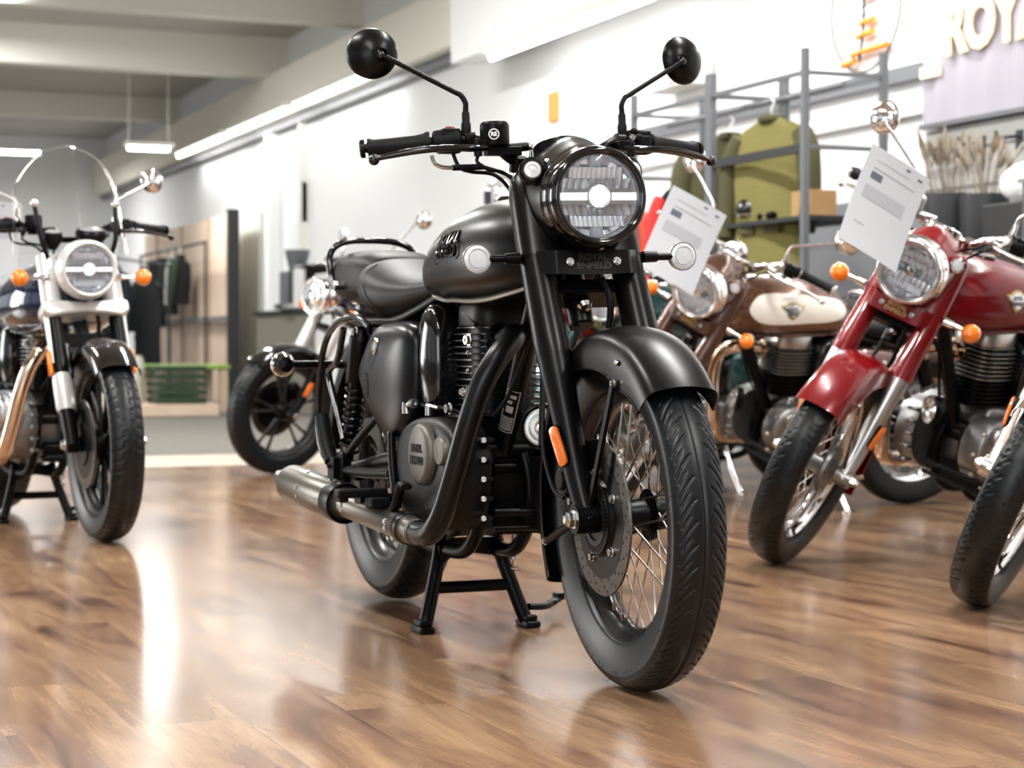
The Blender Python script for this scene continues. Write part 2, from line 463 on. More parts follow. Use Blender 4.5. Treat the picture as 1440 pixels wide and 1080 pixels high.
# unseen dark side wall, its window band added to let light in
WL = MB().box((-12.4, -7.1, .35), (35.2, .2, .7)).box((-12.4, -7.1, 3.75), (35.2, .2, .9))
for k in range(12): WL.box((-29.5+k*3.05, -7.1, 2.0), (.35, .2, 2.7))
struct('wall_left', WL, DIMW)
for i, (x, zb, d, w) in enumerate([(-24.3, 3.92, .33, .3), (-18.5, 3.80, .45, .3), (-15.6, 3.95, .30, .22), (-12.3, 3.95, .3, .22), (-8, 3.95, .3, .22), (-3.5, 3.95, .3, .22), (1, 3.95, .3, .22)]):
    struct('trim_%d' % (i+2), MB().box((x, -1.25, zb+d/2), (w, 11.5, d)), BEAMM)
struct('trim_9', MB().box((-12.4, 4.375, 3.545), (35.1, .25, .53)), BULKM)
struct('trim_10', MB().box((-12.4, 4.44, 3.24), (35.1, .12, .08)), GREYM)
struct('trim_11', MB().box((-3.9, 4.12, 3.63), (15.5, .25, 1.24)), WALLM)
struct('trim_12', MB().box((-18.85, 4.43, 1.6), (.18, .14, 3.2)), WALLM)
struct('trim_13', MB().box((-17.6, 4.45, 1.6), (.05, .10, 3.2)), BEAMM)
struct('door_1', MB().box((-19.9, 4.47, 1.16), (.9, .06, 2.32)), mat('pale_green_door', (.52, .56, .50), .6))
struct('trim_14', MB().box((-7.9, 4.485, .75), (6.0, .03, 1.5)), GREYW)
struct('trim_15', MB().box((-7.5, 4.47, 2.17), (4.1, .06, .085)), GREYM)
struct('trim_16', MB().box((-7.5, 4.475, 1.955), (4.1, .05, .045)), mat('pale_grey_rail', (.60, .61, .62), .6))

def tube_lamp(label, c, ln, axis='x', group=None, drop=None, power=None):
    s = (ln, .16, .05) if axis == 'x' else (.16, ln, .05); t = (ln-.1, .05, .05) if axis == 'x' else (.05, ln-.1, .05)
    r_ = thing('tube_light', label, 'light', c, 0, group)
    obj('light_housing', MB().box((0, 0, .03), s), BEAMM, r_, bevel=.004)
    a = Vector((t[0]/2, 0, -.02)) if axis == 'x' else Vector((0, t[1]/2, -.02))
    obj('lit_tube', MB().cyl((-a.x, -a.y, -.02), (a.x, a.y, -.02), .026, n=14), TUBEL, r_)
    if drop:
        for k in (-.4, .4): obj('hanger', MB().cyl((k*ln if axis == 'x' else 0, 0 if axis == 'x' else k*ln, .05), (k*ln if axis == 'x' else 0, 0 if axis == 'x' else k*ln, drop), .008, n=8), BEAMM, r_)
    d = bpy.data.lights.new('tube_glow', 'AREA'); d.shape = 'RECTANGLE'; d.size = t[0]; d.size_y = t[1]; d.energy = power or 40*ln; d.color = (1, .985, .96)
    o = bpy.data.objects.new('tube_glow', d); col.objects.link(o); o.parent = r_; o.location = (0, 0, -.06)
    return r_
# ---------------------------------------------------------------- motorcycle
RK = R(26)
AX = Vector((-math.sin(RK), 0, math.cos(RK)))          # steering axis, leaning back
def steer_xf(deg):
    q = Quaternion(AX, -R(deg)); o = Vector((0.1, 0, 0))
    return lambda p: o+q@(Vector(p)-o)
def fk(z, y=0.0, off=0.0):
    """point on a fork leg line at height z; off = forward offset square to the leg"""
    return Vector((-(z-0.331)*math.tan(RK)+off*math.cos(RK), y, z+off*math.sin(RK)))
WC = Vector((0, 0, 0.331)); RC = Vector((-1.39, 0, 0.338))

TANK = [(-0.292, .895, .815, .035), (-0.31, .925, .785, .078), (-0.36, .95, .765, .112), (-0.43, .966, .752, .134), (-0.52, .974, .742, .146),
        (-0.62, .973, .740, .149), (-0.72, .962, .745, .142), (-0.80, .942, .748, .134), (-0.87, .914, .756, .118), (-0.918, .884, .774, .092), (-0.944, .854, .802, .045)]

def spoked_wheel(parent_name, c, root, xf, o, front=True):
    lod = o['lod']; rr = .331 if front else .331
    rim_r = .243 if front else .232
    w = .030 if front else .036
    wheel = obj(parent_name, MB().lathe([(rim_r+.010, -w-.004), (rim_r+.012, -w), (rim_r+.004, -w+.004), (rim_r-.006, -w+.006), (rim_r-.020, -w*.45), (rim_r-.024, 0), (rim_r-.020, w*.45), (rim_r-.006, w-.006), (rim_r+.004, w-.004), (rim_r+.012, w), (rim_r+.010, w+.004), (rim_r-.001, w+.002), (rim_r-.013, w-.010), (rim_r-.027, w*.45), (rim_r-.031, 0), (rim_r-.027, -w*.45), (rim_r-.013, -w+.010), (rim_r-.001, -w-.002)], c, (0, 1, 0), 96 if lod > 1 else 48, cyc=True), o['rim'], root, xf, 50)
    if lod >= 2: na, nl = (1040, 70) if front else (620, 50)
    elif lod == 1: na, nl = 460, 40
    else: na, nl = 160, 18
    obj('tyre', tyre_mb(c, rr, .104 if front else .124, rim_r-.006, na, nl, 1 if lod else 0, 1 if front else -1), TYRE, wheel, xf, 0)
    hub = MB().lathe([(.014, -.062), (.030, -.062), (.032, -.040), (.050, -.036), (.050, -.030), (.030, -.024), (.028, 0), (.030, .024), (.050, .030), (.050, .036), (.032, .042), (.030, .062), (.014, .062)], c, (0, 1, 0), 28)
    if o.get('drumhub') or not front:
        hub.lathe([(.02, .030), (.074, .034), (.078, .040), (.076, .050), (.040, .060), (.02, .062)], c, (0, 1, 0), 32)
        for k in range(6):
            a = k*math.pi/3; hub.bolt(c+Vector((math.cos(a)*.055, .056, math.sin(a)*.055)), (0, 1, 0), .005, .006)
    obj('hub', hub, o['hub'], wheel, xf)
    ns = 36 if lod >= 1 else 0
    for k in range(ns):
        side = 1 if k % 2 else -1; a0 = 2*math.pi*(k//2)/18+(0.17 if side > 0 else 0); sgn = 1 if (k//2) % 2 else -1
        a1 = a0+sgn*0.42
        p0 = c+Vector((math.cos(a0)*.046, side*.033, math.sin(a0)*.046))
        p1 = c+Vector((math.cos(a1)*(rim_r-.029), side*.006, math.sin(a1)*(rim_r-.029)))
        d = (p1-p0).normalized()
        obj('spoke', MB().cyl(p0, p1, .0019, n=6).cyl(p1-d*.016, p1, .0034, n=6), o['spoke'], wheel, xf)
    return wheel

def tyre_hairs(wheel, c, xf):
    rnd = random.Random(11); m = MB()
    for k in range(420):
        a = rnd.uniform(0, 2*math.pi); sd = rnd.choice((-1, 1)); q = rnd.choice((.046, .0505, .038, .0515)); rr = {.046: .311, .0505: .300, .038: .318, .0515: .292}[q]
        n = Vector((math.cos(a)*.6, sd*.7+rnd.uniform(-.3, .3), math.sin(a)*.6)).normalized(); p0 = c+Vector((math.cos(a)*rr, sd*q, math.sin(a)*rr))
        m.cyl(p0-n*.002, p0+n*rnd.uniform(.004, .009)+Vector((0, 0, rnd.uniform(-.002, .002))), .00045, .0003, n=3, caps=False)
    h = obj('tyre_hairs', m, RUB, wheel, xf); h['kind'] = 'stuff'

def alloy_wheel(parent_name, c, root, xf, o, front=True, nsp=5):
    rim_r = .243
    mb = MB().lathe([(rim_r+.012, -.034), (rim_r-.010, -.028), (rim_r-.022, -.015), (rim_r-.022, .015), (rim_r-.010, .028), (rim_r+.012, .034), (rim_r-.002, .036), (rim_r-.028, .022), (rim_r-.034, 0), (rim_r-.028, -.022), (rim_r-.002, -.036)], c, (0, 1, 0), 64, cyc=True)
    wheel = obj(parent_name, mb, o['rim'], root, xf, 50)
    sp = o.get('nspoke', 5)
    for k in range(sp):
        a = 2*math.pi*k/sp+.2
        for da in (-.11, .11):
            p0 = c+Vector((math.cos(a+da*.6)*.045, 0, math.sin(a+da*.6)*.045)); p1 = c+Vector((math.cos(a+da*1.6)*(rim_r-.026), 0, math.sin(a+da*1.6)*(rim_r-.026)))
            obj('spoke', MB().tube([p0, (p0+p1)/2, p1], [.011, .007, .010], 8, 2), o['rim'], wheel, xf)
    obj('tyre', tyre_mb(c, .331, .112 if front else .14, rim_r-.006, 420, 36, 2, 1), TYRE, wheel, xf, 0)
    obj('hub', MB().lathe([(.014, -.062), (.034, -.06), (.048, -.03), (.05, .0), (.048, .03), (.034, .06), (.014, .062)], c, (0, 1, 0), 28), o['hub'], wheel, xf)
    return wheel

def fender_mb(c, a0, a1, r, hw, skirt, na=48, nc=15, th=.0022, flare=None):
    """mudguard arc round an axle: crown plus side skirts, closed thin shell. angles in degrees from +x"""
    rings = []
    for i in range(na+1):
        a = R(a0+(a1-a0)*i/na); sk = skirt(i/na); sh = []
        for lay in (0, 1):
            row = []
            for j in range(nc):
                u = -1+2*j/(nc-1); b = u*R(100)
                y = hw*math.sin(max(min(b, R(90)), -R(90))); rad = r-(.42*hw)*(1-math.cos(min(abs(b), R(90))))
                if abs(b) > R(62):
                    f = (abs(b)-R(62))/R(38); rad -= sk*f
                q = rad-lay*th if abs(u) < .75 else rad; yy = y-lay*th*math.copysign(1, y)*(abs(math.sin(b)))
                row.append(c+Vector((math.cos(a)*q, yy, math.sin(a)*q)))
            sh += row if lay == 0 else row[::-1]
        rings.append(sh)
    return MB().rings(rings)

def headlamp(root, o, xf, c, r=.086, name='headlight'):
    """round headlamp facing +x: rim ring, reflector bowl, light guide bar, lens"""
    lod = o['lod']; ring_m = o['hl_ring']
    rim = MB().lathe([(r-.002, .004), (r+.002, .010), (r+.008, .010), (r+.013, .002), (r+.015, -.012), (r+.013, -.030), (r+.006, -.034), (r-.002, -.030)], c, (1, 0, 0), 64, cyc=True)
    hl = obj(name, rim, ring_m, root, xf, 60)
    # fluted reflector
    n = 56; rings = []
    for i in range(9):
        f = i/8; rad = r*(1.0-f*.86); dep = -.008-.046*math.sin(f*math.pi/2)
        ring = []
        for j in range(n):
            a = 2*math.pi*j/n; cell = .0030*(math.sin(a*14+f*6)+math.cos(f*26))*(1 if 0 < i < 8 else 0)
            ring.append(c+Vector((dep+cell, math.cos(a)*rad, math.sin(a)*rad)))
        rings.append(ring)
    obj('reflector', MB().rings(rings, True, False), REFL, hl, xf, 25)
    # stepped mirror facets above and below the bar: upright convex flutes in bands
    for sgn in (1, -1):
        for q in range(3):
            z0 = r*(.17+.26*q); z1 = r*(.17+.26*(q+1))-.001; hw_ = math.sqrt(max(0, (r*.95)**2-z1*z1))
            if hw_ < r*.12: continue
            nfl = (9, 11, 7)[q]; pitch = 2*hw_/nfl; rows = []
            for iz in range(5):
                z = sgn*(z0+(z1-z0)*iz/4); row = []
                for iy in range(nfl*6+1):
                    y = -hw_+pitch*iy/6; ph = (iy % 6)/6.0
                    dx = -.012-.020*(1-(abs(y)/r)**2)+.006*q+.0038*math.sin(math.pi*ph)+(.009, .006, .012)[q]*(iz/4)**1.6
                    row.append(c+Vector((dx, y, z)))
                rows.append(row)
            back = [[p-Vector((.003, 0, 0)) for p in row] for row in rows]
            fm = MB()
            fm.rings([a_+b_[::-1] for a_, b_ in zip(rows, back)])
            obj('reflector_facets', fm, REFL, hl, xf, 35)
    if o.get('led', True):
        lg = MB().box(c+Vector((-.006, -.5*r, 0)), (.012, .86*r, .17*r)).box(c+Vector((-.006, .5*r, 0)), (.012, .86*r, .17*r))
        lg.lathe([(.24*r, -.018), (.24*r, .0), (.20*r, .004), (1e-4, .005)], c, (1, 0, 0), 24)
        obj('light_guide', lg, LGUIDE, hl, xf, bevel=.001)
        obj('guide_shroud', MB().lathe([(.25*r, -.02), (.27*r, .002), (.30*r, .002), (.31*r, -.02)], c, (1, 0, 0), 24).box(c+Vector((-.014, 0, r*.125)), (.016, 1.8*r, .010)).box(c+Vector((-.014, 0, -r*.125)), (.016, 1.8*r, .010)), STEEL, hl, xf)
    else:
        obj('bulb_cap', MB().lathe([(.20*r, -.04), (.20*r, -.012), (.15*r, -.006), (1e-4, -.004)], c, (1, 0, 0), 20), CHROME, hl, xf)
    pr = [(r-.001, 0.002)]+[(r*math.cos(t)*.999, .003+.014*math.sin(t)) for t in [R(k) for k in range(10, 90, 10)]]+[(1e-4, .017)]
    pr2 = [(a, b-.002) for a, b in pr[::-1]]
    obj('lens', MB().lathe(pr+pr2, c, (1, 0, 0), 48), GLASS, hl, xf, 60)
    return hl

def signal(root, o, xf, base, tip, face=(1, 0, 0), name='turn_signal'):
    base = Vector(base); tip = Vector(tip); f = Vector(face).normalized(); d = (tip-base).normalized()
    st = MB().cyl(base, base+d*.030, .012, .011, 16).tube([base+d*.02, tip-d*.022], .0075, 12, 1)
    sg = obj(name, st, BLK if o['sig'] == 'led' else CHROME, root, xf)
    if o['sig'] == 'led':
        obj('lamp_housing', MB().lathe([(.006, -.026), (.018, -.024), (.027, -.012), (.0295, 0), (.0295, .006), (.024, .006)], tip, f, 28), STEEL if o.get('sigring', 1) else BLK, sg, xf)
        obj('lamp_lens', MB().lathe([(.0265, .0), (.027, .007), (.021, .0105), (.0205, .008), (.018, .0075), (.017, .011), (1e-4, .0125)], tip, f, 28), LENSW, sg, xf, 30)
    else:
        obj('lamp_housing', MB().lathe([(.006, -.030), (.020, -.026), (.027, -.012), (.029, 0), (.029, .004), (.02, .004)], tip, f, 24), CHROME, sg, xf)
        obj('lamp_lens', MB().lathe([(.028, .0), (.030, .006), (.027, .018), (.018, .030), (1e-4, .034)], tip, f, 24), ORANGE, sg, xf, 50)
    return sg

def mirror(root, o, xf, s, base, ctr, r=.054, look=None, name='mirror'):
    base = Vector(base); ctr = Vector(ctr); m = o['mirror']
    f = Vector(look if look else (-1, -s*.30, -.08)).normalized()    # glass looks back to the rider
    bk = ctr-f*.028+Vector((0, -s*.020, -.008))
    el = base+Vector((0, 0, .085))
    mr = obj(name, MB().tube([base, base+Vector((0, 0, .03)), el-Vector((0, 0, .026)), el-Vector((0, 0, .011)), el+(bk-el).normalized()*.011, el+(bk-el).normalized()*.026, el+(bk-el)*.5, bk-(bk-el).normalized()*.02, bk+f*.004], [.0078, .0072, .0062, .0060, .0058, .0056, .0054, .0056, .0085], 12, 4), m, root, xf)
    obj('stem_boot', MB().lathe([(.0085, 0), (.0105, .004), (.0105, .034), (.0085, .038), (.0085, .056), (.0068, .060)], base-Vector((0, 0, .004)), (0, 0, 1), 16), m if m is CHROME else RUB, mr, xf)
    obj('mirror_shell', MB().lathe([(1e-4, -.026), (r*.30, -.0245), (r*.60, -.019), (r*.85, -.010), (r*.98, 0), (r, .004), (r*.985, .007), (r*.94, .006)], ctr, f, 40).lathe([(.014, -.008), (.0155, 0), (.014, .006)], bk+f*.004, f, 16), m if m is CHROME else SATIN, mr, xf, 60)
    obj('mirror_glass', MB().lathe([(r*.95, .0055), (1e-4, .0075)], ctr, f, 32), CHROME, mr, xf)
    obj('ball_joint', MB().sphere(bk+f*.004, .0115, n=14, m=8), m if m is CHROME else BLKG, mr, xf)
    return mr

def handlebar(root, o, xf, hand=None):
    hb = MB()
    for s in (-1, 1):
        hb.tube([(-.415, 0, 1.035), (-.412, s*.05, 1.036), (-.405, s*.085, 1.045), (-.405, s*.125, 1.073), (-.43, s*.175, 1.089), (-.455, s*.235, 1.086), (-.495, s*.372, 1.075)], .011, 14, 6)
    hb.cyl((-.415, -.07, 1.02), (-.405, -.07, 1.05), .018).cyl((-.415, .07, 1.02), (-.405, .07, 1.05), .018)
    h = obj('handlebar', hb, o['bar'], root, xf)
    for s in (-1, 1):
        a = Vector((-.4585, s*.245, 1.0855)); b = Vector((-.4975, s*.377, 1.0745)); d = (b-a).normalized()
        L = (b-a).length
        prof = [(.010, 0), (.0225, .0), (.0225, .006), (.019, .014), (.0172, .03), (.0168, L*.6), (.0175, L*.85), (.0205, L-.014), (.0205, L-.008), (.011, L-.008)]
        g = obj('grip', MB().lathe(prof, a, d, 24), GRIP, h, xf)
        obj('bar_end', MB().lathe([(.009, L-.008), (.009, L-.002), (.0195, L-.002), (.0195, L+.006), (.016, L+.009), (1e-4, L+.010)], a, d, 20), BLK if o['bar'] is BLK else CHROME, g, xf)
        # switch housing
        sw0 = Vector((-.441, s*.196, 1.0875))
        sd = (Vector((-.4585, s*.245, 1.0855))-sw0).normalized()
        sw = MB().lathe([(.010, -.016), (.020, -.014), (.0235, -.004), (.0245, .016), (.0245, .036), (.022, .046), (.012, .048)], sw0, sd, 20)
        sw.box(sw0+sd*.014+Vector((.004, 0, -.016)), (.034, .044, .022)).box(sw0+sd*.012+Vector((.004, 0, .014)), (.028, .040, .020))
        shs = obj('switch_housing', sw, RUB if o['bar'] is BLK else BLK, h, xf, bevel=.003)
        if s < 0:
            obj('kill_switch', MB().sphere(sw0+sd*.012+Vector((.004, 0, .0245)), .011, (1, 1.1, .5)), REDBTN, shs, xf)
        else:
            if o['lod'] >= 2:
                obj('switch_cluster', MB().box(sw0+sd*.010+Vector((.026, 0, -.010)), (.030, .052, .040)).box(sw0+sd*.024+Vector((.030, 0, .012)), (.024, .030, .018)).cyl(sw0+sd*.004+Vector((.03, 0, .004)), sw0+sd*.004+Vector((.052, 0, .002)), .009), RUB, shs, xf, bevel=.004)
                obj('cluster_screw', MB().bolt(sw0+sd*-.012+Vector((.040, 0, .004)), (1, 0, 0), .005, .006), STEEL, shs, xf)
            obj('switch_button', MB().sphere(sw0+sd*.006+Vector((.014, 0, .020)), .009).sphere(sw0+sd*.030+Vector((.016, 0, .008)), .008), BLK, shs, xf)
        # lever with perch
        pv = Vector((-.372, s*.165, 1.062))
        lv = MB().tube([pv+Vector((0, s*-.012, .004)), pv+Vector((.006, s*.02, .002)), pv+Vector((.004, s*.065, .002)), pv+Vector((-.010, s*.12, -.001)), pv+Vector((-.034, s*.180, -.010)), pv+Vector((-.046, s*.206, -.016))], [.009, .0105, .0095, .0098, .0085, .006], 12, 6, flat=.75)
        lv.sphere(pv+Vector((-.048, s*.212, -.0175)), .0118, n=14, m=10)
        lvo = obj('brake_lever' if s < 0 else 'clutch_lever', lv, BLKG if o['bar'] is BLK else STEEL, h, xf)
        obj('lever_perch', MB().box(pv+Vector((-.026, s*-.006, .010)), (.062, .034, .020)).cyl(pv+Vector((0, s*.004, -.014)), pv+Vector((0, s*.004, .016)), .009).bolt(pv+Vector((0, s*.004, .016)), (0, 0, 1), .006, .005).lathe([(.010, -.012), (.0165, -.010), (.0165, .010), (.010, .012)], Vector((-.428, s*.168, 1.087)), (-.1, s, 0), 16), BLK if o['bar'] is BLK else STEEL, h, xf, bevel=.002)
    # front brake reservoir (right)
    rc = Vector((-.385, -.128, 1.070))
    rs = obj('brake_fluid_reservoir', MB().lathe([(.020, -.002), (.0295, 0), (.0305, .004), (.0305, .040), (.030, .045), (.026, .050), (1e-4, .0515)], rc, (0, 0, 1), 32).box(rc+Vector((-.004, .018, -.010)), (.030, .075, .018)).cyl(rc+Vector((0, .03, -.004)), rc+Vector((-.002, .072, .0)), .0095), BLK if o['bar'] is BLK else ALU, h, xf, bevel=.0015)
    if o['lod'] >= 2:
        dd = Vector((.93, -.36, 0)).normalized(); side = Vector((0, 0, 1)).cross(dd)
        cc = rc+dd*.0306+Vector((0, 0, .022))
        em = MB().lathe([(.0105, 0), (.0112, .0008), (.0095, .0012), (.0092, .0004)], cc, dd, 28)
        em.add(*(lambda t: (t.v, t.f))(place2d(text_mb('RE', .012, .0004, .0004, 1.0), cc, side, (0, 0, 1))))
        obj('round_emblem', em, WHITEP, rs, xf)
    obj('brake_banjo', MB().lathe([(.008, 0), (.0085, .003), (.0085, .007), (.007, .010)], rc+Vector((-.002, .072, .0)), (0, 1, 0), 12).cyl(rc+Vector((-.002, .078, .004)), rc+Vector((-.004, .080, -.03)), .0045, n=10), STEEL, h, xf)
    if o['lod'] >= 2: obj('braided_brake_line', MB().tube([rc+Vector((-.004, .080, -.03)), (-.385, -.044, 1.01), (-.372, -.052, .975), (-.36, -.06, .94)], .0042, 10, 4), STEEL, h, xf)
    return h

def nacelle(root, o, xf):
    """casquette: lamp bucket, fork shrouds and top in one pressing"""
    rings = []
    LC = Vector((-.150, 0, .948))
    #  x, half width, z top, z bottom, squareness
    prof = [(-.190, .100, 1.052, .848, 2.0), (-.200, .102, 1.057, .848, 2.1), (-.225, .104, 1.066, .850, 2.2), (-.255, .105, 1.077, .855, 2.3), (-.285, .104, 1.080, .863, 2.3),
            (-.320, .100, 1.076, .875, 2.3), (-.355, .092, 1.066, .89, 2.3), (-.39, .078, 1.050, .91, 2.2), (-.415, .055, 1.03, .935, 2.2)]
    P4 = catmull([Vector((p[1], p[2], p[3])) for p in prof], 4); P5 = catmull([Vector((p[0], p[4], 0)) for p in prof], 4)
    for a, b in zip(P4, P5):
        w, zt, zb = a; x, e, _ = b; ring = []; k = min(1, max(0, (-.158-x)/.12)); zm = .948 if x > -.30 else (zt+zb)/2
        zm = .948*(1-k)+(zt+zb)/2*k*1.0
        for j in range(48):
            t = 2*math.pi*j/48; c, s = math.cos(t), math.sin(t)
            y = w*math.copysign(abs(c)**(2/e), c)
            tp = 1-.46*k*max(0, s)**1.4            # top narrows to a ridge
            ring.append(Vector((x, y*tp, zm+(zt-zm if s > 0 else zm-zb)*math.copysign(abs(s)**(2/e), s))))
        rings.append(ring)
    n = obj('headlight_nacelle', MB().rings(rings), o['nac'], root, xf, 50)
    # fork shroud block: stadium section square to the fork axis, covering both legs under the casquette
    mb = MB(); rr = []
    for z, hw, th in [(.828, .1295, .034), (.850, .129, .036), (.88, .1285, .038), (.93, .1265, .040), (.965, .124, .041), (.99, .119, .038), (1.005, .110, .028), (1.012, .095, .014)]:
        c0 = fk(z); fwd = Vector((math.cos(RK), 0, math.sin(RK))); ring = []
        for j in range(40):
            t = 2*math.pi*j/40; c, s = math.cos(t), math.sin(t); e = 5
            yy = (hw-.0)*math.copysign(abs(c)**(2/e), c)
            ring.append(c0+Vector((0, yy, 0))+fwd*(th*1.12*math.copysign(abs(s)**(2/2.6), s)))
        rr.append(ring)
    obj('fork_shroud', mb.rings(rr), o['nac'], n, xf, 50)
    for s in (-1, 1):      # pilot lamps
        pc = Vector((-.222, s*.106, 1.006)); f = Vector((.93, s*.30, .12)).normalized()
        pod = MB().lathe([(.005, -.065), (.018, -.055), (.026, -.03), (.028, -.006), (.027, .004), (.022, .007)], pc, f, 28)
        pl = obj('pilot_lamp', pod, o['nac'], n, xf, 50)
        obj('pilot_bezel', MB().lathe([(.0225, .002), (.0225, .009), (.019, .011), (.018, .006)], pc, f, 28, cyc=True), o.get('trimring', BLKG), pl, xf)
        obj('pilot_lens', MB().lathe([(.019, .004), (.016, .011), (.010, .012), (.009, .010), (1e-4, .0125)], pc, f, 24), LENSW, pl, xf, 30)
        if o['lod'] >= 2:
            pk = pc+Vector((-.002, -s*.032, .018)); obj('pilot_stud', MB().sphere(pk, .0065, n=12, m=8), STEEL, pl, xf)
    # bucket gap ring and bolts between lamp and casquette
    headlamp(root, o, xf, LC+Vector((.018, 0, 0)))
    obj('headlight_bucket', MB().lathe([(.088, .012), (.100, .004), (.101, -.02), (.106, -.034), (.090, -.05)], LC, (1, 0, 0), 48), o.get('bucket', BLKG), n, xf, 60)
    # instrument on top
    ic = Vector((-.345, 0, 1.058)); iu = Vector((-.30, 0, .95)).normalized()
    ins = obj('instrument', MB().lathe([(.052, -.03), (.056, -.004), (.056, .008), (.051, .012), (.050, .006)], ic, iu, 36), o.get('insring', BLK), root, xf)
    obj('instrument_glass', MB().lathe([(.051, .008), (.040, .013), (1e-4, .016)], ic, iu, 30), mat_cache('dial_glass'), ins, xf)
    return n

_mc = {}
def mat_cache(k):
    if k not in _mc:
        if k == 'dial_glass': _mc[k] = mat('dial_glass', (.25, .26, .27), .08, 0, coat=1)
        if k == 'windscreen': _mc[k] = mat('windscreen_acrylic', (.97, .97, .95), .01, 0, trans=1.0, ior=1.10)
    return _mc[k]

def fork(root, o, xf):
    for s in (-1, 1):
        y = s*.097
        # slider
        a = fk(.330, y); prof = MB()
        prof.tube([fk(.318, y, .012), fk(.40, y), fk(.52, y), fk(.60, y), fk(.640, y)], [.020, .0245, .0285, .0335, .035], 24, 4)
        prof.cyl((0.004, y-.026, .331), (0.004, y+.022, .331), .028, n=20)
        leg = obj('fork_leg', prof, o['slider'], root, xf, 45)
        cov = MB().tube([fk(.632, y), fk(.66, y), fk(.75, y), fk(.86, y)], [.0345, .0365, .0345, .031], 28, 2)
        obj('fork_cover', cov, o['cover'], leg, xf)
        ax = MB().lathe([(.010, 0), (.020, .001), (.020, .004), (.0155, .005), (.0155, .014), (.010, .016), (.009, .022), (1e-4, .023)], (.004, y+s*.024, .331), (0, s, 0), 6)
        obj('axle_nut', ax, STEEL, leg, xf, 20)
        if o['lod'] >= 2:
            obj('pinch_bolt', MB().bolt((-.028, y+s*.014, .362), (0, s, 0), .0065, .010), STEEL, leg, xf)
        if o.get('reflector', True) and (s < 0 or o['lod'] < 2):
            rf = [(x*.0125, z*.040) for x, z in [(-1, .72), (-.6, .95), (0, 1), (.6, .95), (1, .72), (1, -.72), (.6, -.95), (0, -1), (-.6, -.95), (-1, -.72)]]
            nrm = Vector((.35, s, 0)).normalized(); up = Vector((AX.x, 0, AX.z)); up = (up-nrm*up.dot(nrm)).normalized(); uu = up.cross(nrm)
            pb = fk(.462, y+s*.030, .010)
            rb = obj('reflector_base', MB().prism([(x*1.18, z*1.07) for x, z in rf], pb-nrm*.006, uu, up, .006), BLK, leg, xf)
            obj('amber_reflector', MB().pillow(rf, pb, uu, up, .004, .003, 3, 2, 2), AMBER, rb, xf)
    # yokes and plate
    yk = MB()
    for z in (.775,):
        c0 = fk(z, 0, -.035); yk.box(c0, (.075, .21, .030), Matrix.Rotation(-RK, 3, 'Y'))
    yk.cyl(fk(.72, 0, -.062), fk(1.02, 0, -.062), .026)
    y = obj('triple_clamp', yk, BLK, root, xf, bevel=.004)
    obj('stem_nut', MB().lathe([(.015, 0), (.016, .006), (.011, .014), (1e-4, .015)], fk(.752, 0, -.028), -AX+Vector((.5, 0, 0)), 12), STEEL, y, xf)

def front_brake(root, wheel, o, xf, s=-1):
    c = WC; yd = s*.066
    d = MB().lathe([(.112, -.0025), (.148, -.0025), (.1495, 0), (.148, .0025), (.112, .0025)], c+Vector((0, yd, 0)), (0, 1, 0), 96, cyc=True)
    bd = obj('brake_disc', d, DISC, wheel, xf, 30)
    if o['lod'] >= 2:
        h = MB()
        for k in range(60):
            a = 2*math.pi*k/60; rr = (.120, .131, .141)[k % 3]
            h.cyl(c+Vector((math.cos(a)*rr, yd+s*.0022, math.sin(a)*rr)), c+Vector((math.cos(a)*rr, yd+s*.0029, math.sin(a)*rr)), .0034, n=10)
        obj('dark_hole_discs', h, BLK, wheel, xf)  # dark discs standing in for the shade of drilled holes
    cr = MB().lathe([(.028, 0), (.028, s*.012), (.070, s*.010), (.075, s*.004), (.104, s*.003), (.116, s*.003), (.116, s*-.003), (.07, s*-.004), (.03, s*-.004)], c+Vector((0, yd, 0)), (0, 1, 0), 48, cyc=True)
    obj('disc_carrier', cr, BLK, wheel, xf)
    if o['lod'] >= 2:
        for k in range(5):
            a = 2*math.pi*k/5+.5
            obj('disc_bolt', MB().bolt(c+Vector((math.cos(a)*.086, yd+s*.0035, math.sin(a)*.086)), (0, s, 0), .0068, .008), STEEL, wheel, xf)
        tr = MB()
        for k in range(48):
            a = 2*math.pi*k/48
            tr.box(c+Vector((math.cos(a)*.060, yd+s*.013, math.sin(a)*.060)), (.010, .002, .0035), Matrix.Rotation(-a, 3, 'Y'))
        tr.lathe([(.044, s*.011), (.054, s*.013), (.054, s*.015), (.044, s*.015)], c+Vector((0, yd, 0)), (0, 1, 0), 40, cyc=True)
        tr.lathe([(.066, s*.011), (.066, s*.014), (.069, s*.014), (.069, s*.011)], c+Vector((0, yd, 0)), (0, 1, 0), 40, cyc=True)
        obj('tone_ring', tr, CHARC, wheel, xf)
        obj('axle_spacer', MB().lathe([(.012, .005), (.026, .005), (.027, .016), (.020, .022), (.012, .024)], c+Vector((0, yd-s*0.0, 0)), (0, s, 0), 28), STEEL, wheel, xf)
    # caliper behind the leg
    cal = MB().box(c+Vector((-.118, yd, .085)), (.060, .052, .095), Matrix.Rotation(R(38), 3, 'Y')).cyl(c+Vector((-.118, yd-.034, .10)), c+Vector((-.118, yd+.034, .10)), .022).cyl(c+Vector((-.135, yd-.034, .065)), c+Vector((-.135, yd+.034, .065)), .022)
    co = obj('brake_caliper', cal, BLK, root, xf, bevel=.004)
    if o['lod'] >= 2: obj('caliper_bolt', MB().bolt(c+Vector((-.072, yd-.03, .075)), (0, -1, 0), .007, .009).bolt(c+Vector((-.095, yd-.034, .135)), (0, -1, 0), .007, .009), STEEL, co, xf)

